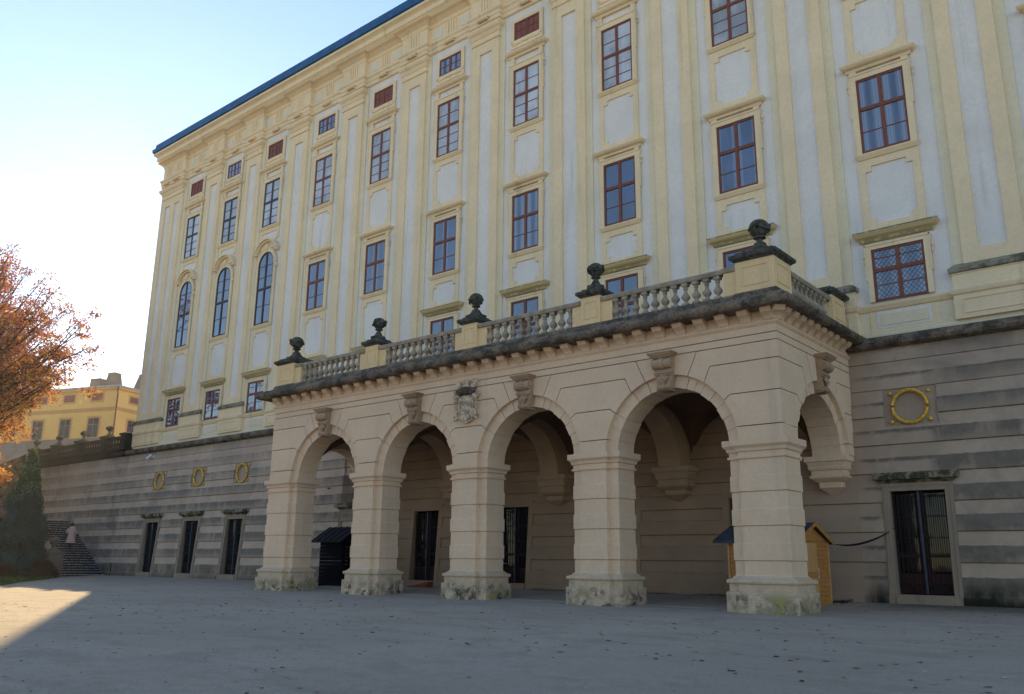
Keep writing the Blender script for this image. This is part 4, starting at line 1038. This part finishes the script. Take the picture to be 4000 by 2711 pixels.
m=MB(); m.box(xb_+.041,xb_+.06,ya+.60,ya+1.30,zg+.75,zg+.9); m.box(xb_+.041,xb_+.055,ya+.58,ya+.62,zg+1.4,zg+1.55); m.build('door_batten',M['pine'],d_)
m=MB(); m.tube([(xb_+.045,ya+1.28,.85),(xb_+.09,ya+1.28,.87),(xb_+.09,ya+1.28,1.1),(xb_+.045,ya+1.28,1.12)],.014,6); m.build('handle',M['offwhite'],d_)
m=MB(); rx0,rx1=xa-.42,xb_+.12
for sg,ye in ((1,ya-.17),(-1,yb+.17)):
    m.prism([(ye,1.79),(ym,2.32),(ym,2.37),(ye,1.86)],lambda a,d,z:(d,a,z),rx0,rx1)
loc0(m.build('roof',M['bitumen'],sh),sh)
for xx in (rx0-.025,rx1):
    m=MB()
    for ye in (ya-.18,yb+.18): m.prism([(ye,1.76),(ym,2.28),(ym,2.385),(ye,1.87)],lambda a,d,z:(d,a,z),xx,xx+.025)
    loc0(m.build('barge_board',M['pine'],sh),sh)
zb_=gz(-3.2)
bs=empty('sentry_hut','small black wooden hut with seamed metal roof inside the leftmost arch','hut',loc=(-30.8,-2.0,zb_))
xa,xb_,ya,yb=-31.55,-30.05,-2.8,-1.2; ym=-2.0
m=MB()
for k in range(12):
    z0=zb_+k*1.88/12; z1=z0+1.88/12-.008; m.box(xa,xb_,ya,ya+.03,z0,z1); m.box(xa,xa+.03,ya+.031,yb,z0,z1)
m.box(xb_-.03,xb_,ya+.031,ya+.2,zb_,2.0); m.box(xb_-.03,xb_,yb-.2,yb,zb_,2.0); m.box(xa,xb_,yb,yb+.03,zb_,2.0); m.box(xb_-.03,xb_,ya+.2,yb-.2,zb_,.95)
loc0(m.build('board_walls',M['blackwood'],bs),bs)
m=MB(); m.box(xb_-.15,xb_+.12,ya+.2,yb-.2,.95,.99); loc0(m.build('shelf',M['blackwood'],bs),bs)
m=MB(); m.prism([(ya,1.95),(yb,1.95),(ym,2.52)],lambda a,d,z:(d,a,z),xa,xa+.03); m.prism([(ya,1.95),(yb,1.95),(ym,2.52)],lambda a,d,z:(d,a,z),xb_-.03,xb_); loc0(m.build('gable',M['blackwood'],bs),bs)
m=MB(); rx0,rx1=xa-.42,xb_+.18
for ye in (ya-.22,yb+.2):
    m.prism([(ye,1.96),(ym,2.62),(ym,2.66),(ye,2.00)],lambda a,d,z:(d,a,z),rx0,rx1)
    for k in range(6): 
        x=rx0+.02+k*(rx1-rx0-.06)/5; m.prism([(ye,1.99),(ym,2.65),(ym,2.69),(ye,2.03)],lambda a,d,z:(d,a,z),x,x+.025)
loc0(m.build('roof',M['blackroof'],bs),bs)
# cable
m=MB()
for k in range(3):
    pts=[]; p0=Vector((-9.2,-1.55,1.80)); p1=Vector((-7.78,-.62,2.27))
    for i in range(15):
        t=i/14; p=p0.lerp(p1,t); p.z-= (.22+.03*k)*4*t*(1-t)*.75; p.y-=.02*k+.12*math.sin(t*3.14); pts.append(p)
    m.tube(pts,.011,5)
tag(m.build('power_cable',M['iron']),'black cables sagging from the pine shed to the barred door','cable')
# plank and bundle
m=MB(); m.add([(-26.65,-2.15,gz(-2.1)),(-26.6,-1.85,gz(-2)),(-25.5,-1.75,gz(-2)+.02),(-25.5,-2.05,gz(-2)+.02),(-26.65,-2.15,gz(-2)+.05),(-26.6,-1.85,gz(-2)+.05),(-25.5,-1.75,.40),(-25.5,-2.05,.40)],[(0,3,2,1),(4,5,6,7),(0,1,5,4),(1,2,6,5),(2,3,7,6),(3,0,4,7)])
tag(m.build('wooden_wedge',simple('rust_red_board',(.20,.055,.025),.8,.2,0,.3,9)),'rust red wooden wedge lying before the dark doorway in the second arch','wedge')
bb=empty('bicycle','blue bicycle mostly hidden behind the arcade pier by the dark doorway','bicycle',loc=(-21.75,-1.75,gz(-1.9)))
M['bluep']=simple('blue_bicycle_paint',(.02,.07,.17),.35,.5); M['rubber']=simple('black_rubber',(.012,.012,.012),.9)
for xx in (-.95,.02):
    m=MB(); pts=[(xx+.33*math.cos(t*math.pi/12),0,.34+.33*math.sin(t*math.pi/12)) for t in range(25)]; m.tube(pts,.02,6); wl=m.build('wheel',M['rubber'],bb)
    m=MB(); 
    for t in range(12): m.tube([(xx,0,.34),(xx+.31*math.cos(t*math.pi/6),0,.34+.31*math.sin(t*math.pi/6))],.003,3)
    m.build('spokes',M['offwhite'],wl)
m=MB()
for a,b_ in (((-.95,.34),(-.55,.38)),((-.55,.38),(-.68,.85)),((-.68,.80),(-.12,.80)),((-.55,.38),(-.10,.74)),((-.95,.34),(-.66,.74)),((.02,.34),(-.14,.95))): m.tube([(a[0],0,a[1]),(b_[0],0,b_[1])],.022,6)
m.build('frame',M['bluep'],bb)
m=MB(); m.loft(rect(-.83,-.57,-.07,.07),[(.88,-.02),(.93,.0),(.95,-.03)]); m.build('saddle',M['rubber'],bb)
m=MB(); m.tube([(-.14,0,.95),(-.05,0,1.02)],.015,6); m.tube([(-.08,-.26,1.0),(-.03,-.08,1.03),(-.03,.08,1.03),(-.08,.26,1.0)],.014,6); m.build('handlebar',M['offwhite'],bb)
m=MB(); m.ball((-.32,-.02,.98),(.16,.09,.24),10); m.build('blue_bag',M['bluep'],bb,True)

# ================================================================ PERSON on the steps
sx_=-58.45; kz=int((X0-sx_)/RUN); pz=Z0+(kz+1)*RISE
per=empty('person','person in a long pale pink padded coat walking up the dark steps','person',loc=(sx_+.05,-1.95,pz+.02))
M['skin']=simple('skin',(.5,.32,.24),.6); M['coat']=(lambda n:(n.bump(n.n('ShaderNodeTexWave').outputs[0],.01,.1),n.out((.58,.40,.36),.75,.2))[1])(NT('pale_pink_quilted_coat')); M['hair']=simple('black_hair',(.012,.01,.01),.6); M['trousers']=simple('dark_trousers',(.02,.022,.03),.8)
def skin_mesh(name, verts, edges, radii, mat, parent, sub=2, root=0):
    me=bpy.data.meshes.new(name); me.from_pydata(verts,edges,[]); o=link(bpy.data.objects.new(name,me)); o.parent=parent
    o.modifiers.new('s','SKIN'); 
    for v,r in zip(me.skin_vertices[0].data,radii): v.radius=(r,r) if not isinstance(r,tuple) else r
    me.skin_vertices[0].data[root].use_root=True
    sm=o.modifiers.new('u','SUBSURF'); sm.levels=sub; sm.render_levels=sub; me.materials.append(mat)
    bpy.context.view_layer.update(); dg=bpy.context.evaluated_depsgraph_get(); nm=bpy.data.meshes.new_from_object(o.evaluated_get(dg)); o.modifiers.clear(); o.data=nm
    nm.materials.clear(); nm.materials.append(mat); nm.polygons.foreach_set('use_smooth',[True]*len(nm.polygons)); return o
# faces -X (climbing); y is sideways
V=[(0,0,.86),(0,0,1.05),(0,0,1.25),(-.01,0,1.36),(-.02,0,1.42),(-.03,0,1.50),(-.03,0,1.60),
   (0,.10,.82),(-.14,.10,.46),(-.03,.10,.17),(-.14,.10,.12),  # front leg on the next step up
   (0,-.10,.82),(.02,-.10,.42),(.10,-.10,.05),(-.02,-.10,.0),
   (0,.19,1.30),(.02,.25,1.06),(-.10,.22,.86),(-.15,.21,.80),
   (0,-.19,1.30),(-.04,-.26,1.08),(-.20,-.20,1.16),(-.25,-.17,1.20)]
E_=[(0,1),(1,2),(2,3),(3,4),(4,5),(5,6),(0,7),(7,8),(8,9),(9,10),(0,11),(11,12),(12,13),(13,14),(2,15),(15,16),(16,17),(17,18),(2,19),(19,20),(20,21),(21,22)]
RR=[.13,.12,.13,.07,.055,.09,.075,.085,.06,.045,.04,.085,.06,.045,.04,.06,.045,.035,.03,.06,.045,.035,.03]
skin_mesh('body',V,E_,RR,M['trousers'],per)
def ell(prof,n=20,cx=0):
    m=MB(); vs=[];fs=[]
    for z,a,b_,ox in prof:
        for i in range(n):
            t=2*math.pi*i/n; vs.append((ox+a*math.cos(t),b_*math.sin(t),z))
    for k in range(len(prof)-1):
        for i in range(n):
            j=(i+1)%n; fs.append((k*n+i,k*n+j,(k+1)*n+j,(k+1)*n+i))
    fs.append(tuple(range(n-1,-1,-1))); fs.append(tuple(range((len(prof)-1)*n,len(prof)*n))); m.add(vs,fs); return m
prof=[]; z=.40
for k in range(22):
    t=k/21; zz=.40+t*.98
    wv=.30-.12*min(1,t/.55) if t<.55 else .18+.06*math.sin((t-.55)/.45*math.pi)
    if t>.92: wv*=.75
    bulge=.012*(k%2); prof.append((zz,(wv*.75+bulge),(wv+bulge),-.01))
cm=ell(prof); 
cm.tube([(0,.20,1.30),(.02,.29,1.06),(-.10,.25,.88)],[.085,.075,.06],8); cm.tube([(0,-.20,1.30),(-.04,-.30,1.08),(-.18,-.22,1.16)],[.085,.075,.06],8)
cm.build('coat',M['coat'],per,True)
m=MB(); m.ball((.06,0,1.36),(.14,.20,.10),12); m.build('hood',simple('cream_fur_hood',(.62,.50,.36),.95),per,True)
m=MB(); m.ball((-.0,0,1.56),(.105,.095,.125),12); m.build('hair',M['hair'],per,True)

# ================================================================ VEGETATION
import numpy as np
def leafcloud(name, centers, mats, parent, size, rng, flat=.5, tone=None):
    """one small two-triangle leaf per centre"""
    n=len(centers); c=np.array(centers,dtype=np.float32)
    a=rng.normal(size=(n,3)); a/=np.linalg.norm(a,axis=1)[:,None]; b=rng.normal(size=(n,3)); b-= (a*b).sum(1)[:,None]*a; b/=np.linalg.norm(b,axis=1)[:,None]
    s=(size*(.6+.8*rng.random(n)))[:,None].astype(np.float32)
    v=np.stack([c-a*s,c+b*s*.55,c+a*s,c-b*s*.55],1).reshape(-1,3).astype(np.float32)
    me=bpy.data.meshes.new(name); me.vertices.add(4*n); me.vertices.foreach_set('co',v.ravel()); me.loops.add(4*n); me.loops.foreach_set('vertex_index',np.arange(4*n,dtype=np.int32))
    me.polygons.add(n); me.polygons.foreach_set('loop_start',np.arange(0,4*n,4,dtype=np.int32)); me.polygons.foreach_set('loop_total',np.full(n,4,dtype=np.int32))
    for m in mats: me.materials.append(m)
    mi=(tone if tone is not None else rng.integers(0,len(mats),n)).astype(np.int32); me.polygons.foreach_set('material_index',mi); me.update(calc_edges=True)
    o=link(bpy.data.objects.new(name,me)); o.parent=parent; return o
def leafmat(name,c,tr=.6):
    n=NT(name); t=n.t; tl=n.n('ShaderNodeBsdfTranslucent'); mx=n.n('ShaderNodeMixShader'); col=n.mix(n.ramp(n.noise(1.3,3,.6),.3,.7),mul(c,.6),mul(c,1.35))
    n.out(col,.7,.2); t.links.new(col,tl.inputs[0]); mx.inputs[0].default_value=tr; t.links.new(n.b.outputs[0],mx.inputs[1]); t.links.new(tl.outputs[0],mx.inputs[2]); t.links.new(mx.outputs[0],t.nodes['Material Output'].inputs[0]); return n.m
M['bark']=simple('dark_bark',(.035,.025,.022),.95,.1,0,.4,6)
rng=np.random.default_rng(4)
LV=[leafmat('rust_leaf',(.29,.10,.05)),leafmat('dark_red_leaf',(.22,.065,.05)),leafmat('orange_leaf',(.50,.21,.045)),leafmat('golden_leaf',(.52,.31,.065))]
def autumn_tree(name,base,h,seed,label,group,pts_fn,nleaf,size,mats=LV,trunk_r=.45):
    """trunk and limbs reaching to given crown points, leaf sprays round the limb ends"""
    rg=np.random.default_rng(seed); root=empty(name,label,'tree',group,loc=base)
    B=Vector(base); tm=MB(); top=Vector((rg.normal()*.5,rg.normal()*.5,h*.55))
    tr=[Vector((0,0,-.2)),Vector((.1,0,h*.2)),Vector((.0,.1,h*.4)),top]; tm.tube(tr,[trunk_r,trunk_r*.8,trunk_r*.65,trunk_r*.5],10)
    tips=pts_fn(rg); cen=[]
    limbs=MB()
    for p in tips:
        p=Vector(p)-B; t=rg.uniform(.35,1.); s=tr[1].lerp(top,t); mid=s.lerp(p,.5)+Vector((rg.normal(),rg.normal(),rg.normal()*.6+.5))*.5
        q=s.lerp(p,.8)+Vector((rg.normal(),rg.normal(),rg.normal()))*.3
        limbs.tube([s,mid,q,p],[.16,.09,.05,.025],5)
        for k in range(6):
            a=mid.lerp(p,rg.uniform(0,1)); e_=a+Vector((rg.normal(),rg.normal(),rg.normal()*.5))*.9; limbs.tube([a,a.lerp(e_,.5)+Vector((0,0,.12)),e_],[.025,.016,.006],4)
            cen.append((e_,.32))
        cen.append((p,.4)); cen.append((q,.42))
    tk=tm.build('trunk',M['bark'],root,True); limbs.build('limbs',M['bark'],tk)
    per_=max(1,nleaf//len(cen)); P_=[];T_=[]
    for c,r in cen:
        nn=int(per_*(.5+rg.random())); o=rg.normal(size=(nn,3))*r*np.array([1,1,.55]); P_.append(o+np.array(c)); 
        hz=(c.z+B.z); base_t=rg.random()
        pg=np.clip((18-hz)/13,0.05,.75); tt=rg.random(nn); 
        w_=np.where(tt<pg*.6,2,np.where(tt<pg,3,np.where(rg.random(nn)<.55,0,1))); T_.append(w_)
    leafcloud('crown',np.concatenate(P_),mats,root,size,rg,tone=np.concatenate(T_) if mats is LV else None)
    return root
# crown outline measured on the plane y=-9 (x,z), thickened in y
OUT=[(-52.5,18.4),(-50.5,17.2),(-48.0,16.1),(-46.4,15.2),(-45.0,14.0),(-44.2,13.0),(-43.4,11.9),(-42.6,11.4),(-43.8,10.6),(-45.2,10.0),(-46.6,9.7),(-47.8,9.2),(-48.8,8.5),(-50.2,7.8),(-50.4,6.8),(-49.9,5.8),(-52.0,5.3)]
def inside(x,z):
    # right boundary as function of z
    zs=sorted(OUT,key=lambda p:p[1]); 
    if z<5 or z>20.5: return False
    xb=np.interp(z,[p[1] for p in zs],[p[0] for p in zs]); 
    if z>18.4: xb=-52.5-(z-18.4)*2.2
    return x<xb
def crown_pts(rg):
    pts=[]
    while len(pts)<430:
        x=rg.uniform(-72,-42); z=rg.uniform(5,21); 
        if not inside(x+.35,z): continue
        if ((x+62)/20)**2+((z-12)/9.5)**2>1: continue
        if z<9 and x>-53 and rg.random()<.35: continue
        y=rg.uniform(-4.5,4.5); k=(y+18.336)/18.336   # keep the outline while thickening along the view rays' depth
        k=(24.336+y)/18.336; pts.append((x*k,-3+y,1.2+(z-1.2)*k))
    return pts
autumn_tree('autumn_tree',(-88.5,-3.5,0),23,3,'big tree with rust red and orange autumn leaves reaching in from the left edge',None,crown_pts,215000,.10)
# conifer
def conifer():
    root=empty('conifer','dark green columnar conifer with sunlit tips standing left of the steps','tree',loc=(-55.7,-6.0,gz(-6.0)))
    m=MB(); m.tube([(0,0,-.1),(0,0,5.5)],[.16,.03],8); m.build('trunk',M['bark'],root)
    rg=np.random.default_rng(9); P_=[]
    H=7.1
    def rad(z): 
        t=z/H; return np.interp(t,[0,.06,.15,.35,.5,.65,.8,.92,1],[.95,1.15,1.28,1.12,.92,.72,.44,.24,.03])
    for k in range(1300):
        z=rg.uniform(.1,H)**1.0; a=rg.uniform(0,2*math.pi); r=1.0*rad(z)*(1-.25*rg.random()**2)*(1+.12*math.sin(a*3+z*1.7)+.10*math.sin(z*4.1+a*2))
        c=np.array([r*math.cos(a),r*math.sin(a),z+.05]); nn=44; o=rg.normal(size=(nn,3))*np.array([.08,.08,.17])
        P_.append(c+o)
    leafcloud('crown',np.concatenate(P_),[leafmat('dark_conifer_spray',(.022,.058,.068),.12),leafmat('green_conifer_spray',(.035,.085,.075),.25),leafmat('sunlit_tip_spray',(.16,.23,.07),.5)],root,.06,rg,tone=(lambda Z_:np.where(rg.random(len(Z_))<np.clip((Z_-4.2)/4.,0,.5),2,np.where(rg.random(len(Z_))<.6,0,1)))(np.concatenate(P_)[:,2]))  # yellow-green sprays, more of them higher up, paint sunlight on the tips
conifer()
def shrub(loc,rx,ry,h,label,mats,n,seed):
    root=empty('shrub',label,'shrub',loc=loc); rg=np.random.default_rng(seed); P_=[]
    m=MB()
    for k in range(14):
        a=rg.uniform(0,6.28); e_=(rx*.7*math.cos(a),ry*.7*math.sin(a),h*rg.uniform(.5,.95)); m.tube([(0,0,-.05),(e_[0]*.4,e_[1]*.4,e_[2]*.6),e_],[.025,.015,.006],4)
    m.build('stems',M['bark'],root)
    for k in range(90):
        a=rg.uniform(0,6.28); q=rg.random()**.5; z=h*rg.random(); f=math.sqrt(max(.05,1-(z/h)**2)); P_.append(np.array([rx*q*f*math.cos(a),ry*q*f*math.sin(a),z])+rg.normal(size=(n//90,3))*.09)
    leafcloud('foliage',np.concatenate(P_),mats,root,.05,rg)
BR=[leafmat('brown_shrub_leaf',(.085,.05,.035),.3),leafmat('purple_brown_leaf',(.06,.03,.035),.3),leafmat('dull_green_leaf',(.04,.06,.03),.3)]
shrub((-54.6,-5.1,.03),1.1,.9,.95,'low brown shrub in front of the stone pedestal',BR,7000,21)
shrub((-54.6,-7.2,.03),1.0,.9,.7,'low purplish shrub at the right foot of the conifer',BR,5000,22)
shrub((-53.2,-9.2,.03),1.3,1.0,.55,'low yellowish shrub at the left foot of the conifer',[leafmat('yellow_green_leaf',(.14,.13,.03),.4),BR[2]],6000,23)
# grass blades
gpts=[]; rg=np.random.default_rng(5)
def inpoly(x,y,P_):
    c=False; j=len(P_)-1
    for i in range(len(P_)):
        if (P_[i][1]>y)!=(P_[j][1]>y) and x<(P_[j][0]-P_[i][0])*(y-P_[i][1])/(P_[j][1]-P_[i][1])+P_[i][0]: c=not c
        j=i
    return c
while len(gpts)<26000:
    x=rg.uniform(-66,-41.5); y=rg.uniform(-16,-4)
    if inpoly(x,y,gp): gpts.append((x,y,.10+.04*rg.random()))
gr_=leafcloud('grass',gpts,[leafmat('grass_blade',(.035,.09,.022),.3),leafmat('yellow_grass_blade',(.15,.12,.03),.3)],None,.06,rg,tone=(rg.random(26000)<.25).astype(int)); tag(gr_,'grass blades on the strip under the conifer','grass',kind='stuff')
# fallen leaves
rg=np.random.default_rng(12); me_v=[];me_f=[];me_m=[]
def fallen(x,y,z,s,mi):
    a=rg.uniform(0,6.28); ca_,sa=math.cos(a),math.sin(a); o=len(me_v); c_=rg.uniform(.05,.5)*s; tl=rg.uniform(-.2,.2)
    for u,v_,h in ((-1,0,0),(-.35,.5,c_),(.45,.42,c_*.6),(1,0,.15*s),(.4,-.45,c_*.9),(-.4,-.48,c_*.5)):
        me_v.append((x+s*(u*ca_-v_*sa),y+s*(u*sa+v_*ca_),z+.004+h*.7))
    me_f.append((o,o+1,o+2,o+3)); me_f.append((o,o+3,o+4,o+5)); me_m.extend((mi,mi))
def gzz(x,y): return gz(y)
for k in range(1800):
    x=rg.uniform(-26,7); y=-7-rg.random()**.8*19.6
    if y<-26.9: continue
    fallen(x,y,gzz(x,y),rg.uniform(.02,.048)*(1.25 if y>-18 else .8),int(rg.choice([0,0,0,1,1,2,2,3,3,4])))
for k in range(520): fallen(rg.uniform(-11,-2),rg.uniform(-6.8,-1.2),.18,rg.uniform(.02,.045),int(rg.choice([0,1,2,3])))
for k in range(120): fallen(rg.uniform(-50,-26),rg.uniform(-14,-5),gz(-7)+.0,rg.uniform(.03,.05),int(rg.choice([0,1,3])))
FL=[simple('dark_brown_leaf',(.03,.02,.015),.8,.2),simple('rust_fallen_leaf',(.20,.06,.02),.8,.2),simple('yellow_fallen_leaf',(.42,.33,.09),.8,.2),simple('tan_fallen_leaf',(.36,.24,.14),.8,.2),simple('pale_fallen_leaf',(.5,.47,.36),.8,.2)]
m=MB(); m.v=me_v; m.f=me_f; m.m=me_m; tag(m.build('fallen_leaves',FL,fix=False),'scattered brown and yellow leaves on the gravel','leaves',kind='stuff')
me_v=[];me_f=[];me_m=[]
for k in range(5200):
    x=rg.uniform(-20.8,-9.0); y=-1.02-abs(rg.normal())*.28-.12*math.sin(x*2.1)**2; hh=.11*math.exp(-((y+1.1)/.3)**2)*(.5+.5*math.sin(x*1.3)**2)
    fallen(x,y,gz(y)+hh*rg.random(),rg.uniform(.03,.055),int(rg.choice([0,0,1,1,3])))
m=MB(); m.v=me_v; m.f=me_f; m.m=me_m; tag(m.build('leaf_drift',FL,fix=False),'drift of brown leaves along the wall under the arcade','leaves',kind='stuff')
# bird
m=MB(); m.tube([(-.18,0,0),(0,0,.03),(.2,0,0)],[.02,.06,.02],6); m.add([(-.05,0,.03),(.08,0,.03),(.02,.45,.16)],[(0,1,2)]); m.add([(-.05,0,.03),(.08,0,.03),(.02,-.45,.10)],[(0,2,1)])
bo=m.build('bird',M['iron'],loc=(-46.9,18.0,36.5)); tag(bo,'tiny dark bird flying in the sky left of the roof','bird')

# ================================================================ PARK TREES behind the viewer (mirrored in the panes)
rg=np.random.default_rng(31); P_=[]
tk=MB()
for k in range(26):
    x=-150+k*9.5+rg.uniform(-3,3); y=-62-rg.uniform(0,16); h=rg.uniform(15,24); tk.tube([(x,y,-.2),(x+.3,y,h*.4),(x,y,h*.8)],[.5,.35,.1],7)
    for q in range(34):
        c=np.array([x,y,h*.62])+rg.normal(size=3)*np.array([3.0,3.0,h*.17]); P_.append(c+rg.normal(size=(60,3))*.75); 
        if q%3==0: tk.tube([(x,y,h*rg.uniform(.25,.6)),tuple(c)],[.12,.03],4)
pk=leafcloud('park_trees',np.concatenate(P_),[LV[0],LV[3],leafmat('green_park_leaf',(.04,.07,.02),.4)],None,.28,rg)
tag(pk,'belt of autumn park trees far behind the viewpoint','trees',kind='stuff')
tag(tk.build('tree_trunks',M['bark']),'trunks of the park trees far behind the viewpoint','trunks',kind='stuff')

# ================================================================ AIR
hz=bpy.data.materials.new('thin_autumn_haze'); hz.use_nodes=True; t_=hz.node_tree; t_.nodes.clear()
pv=t_.nodes.new('ShaderNodeVolumePrincipled'); oo=t_.nodes.new('ShaderNodeOutputMaterial'); t_.links.new(pv.outputs[0],oo.inputs['Volume'])
pv.inputs['Color'].default_value=(.93,.95,1,1); pv.inputs['Density'].default_value=.0002; pv.inputs['Anisotropy'].default_value=.55
m=MB(); m.box(-720,720,-520,620,-1.3,60); tag(m.build('haze',hz),'thin sunlit autumn haze filling the air',None,kind='stuff')
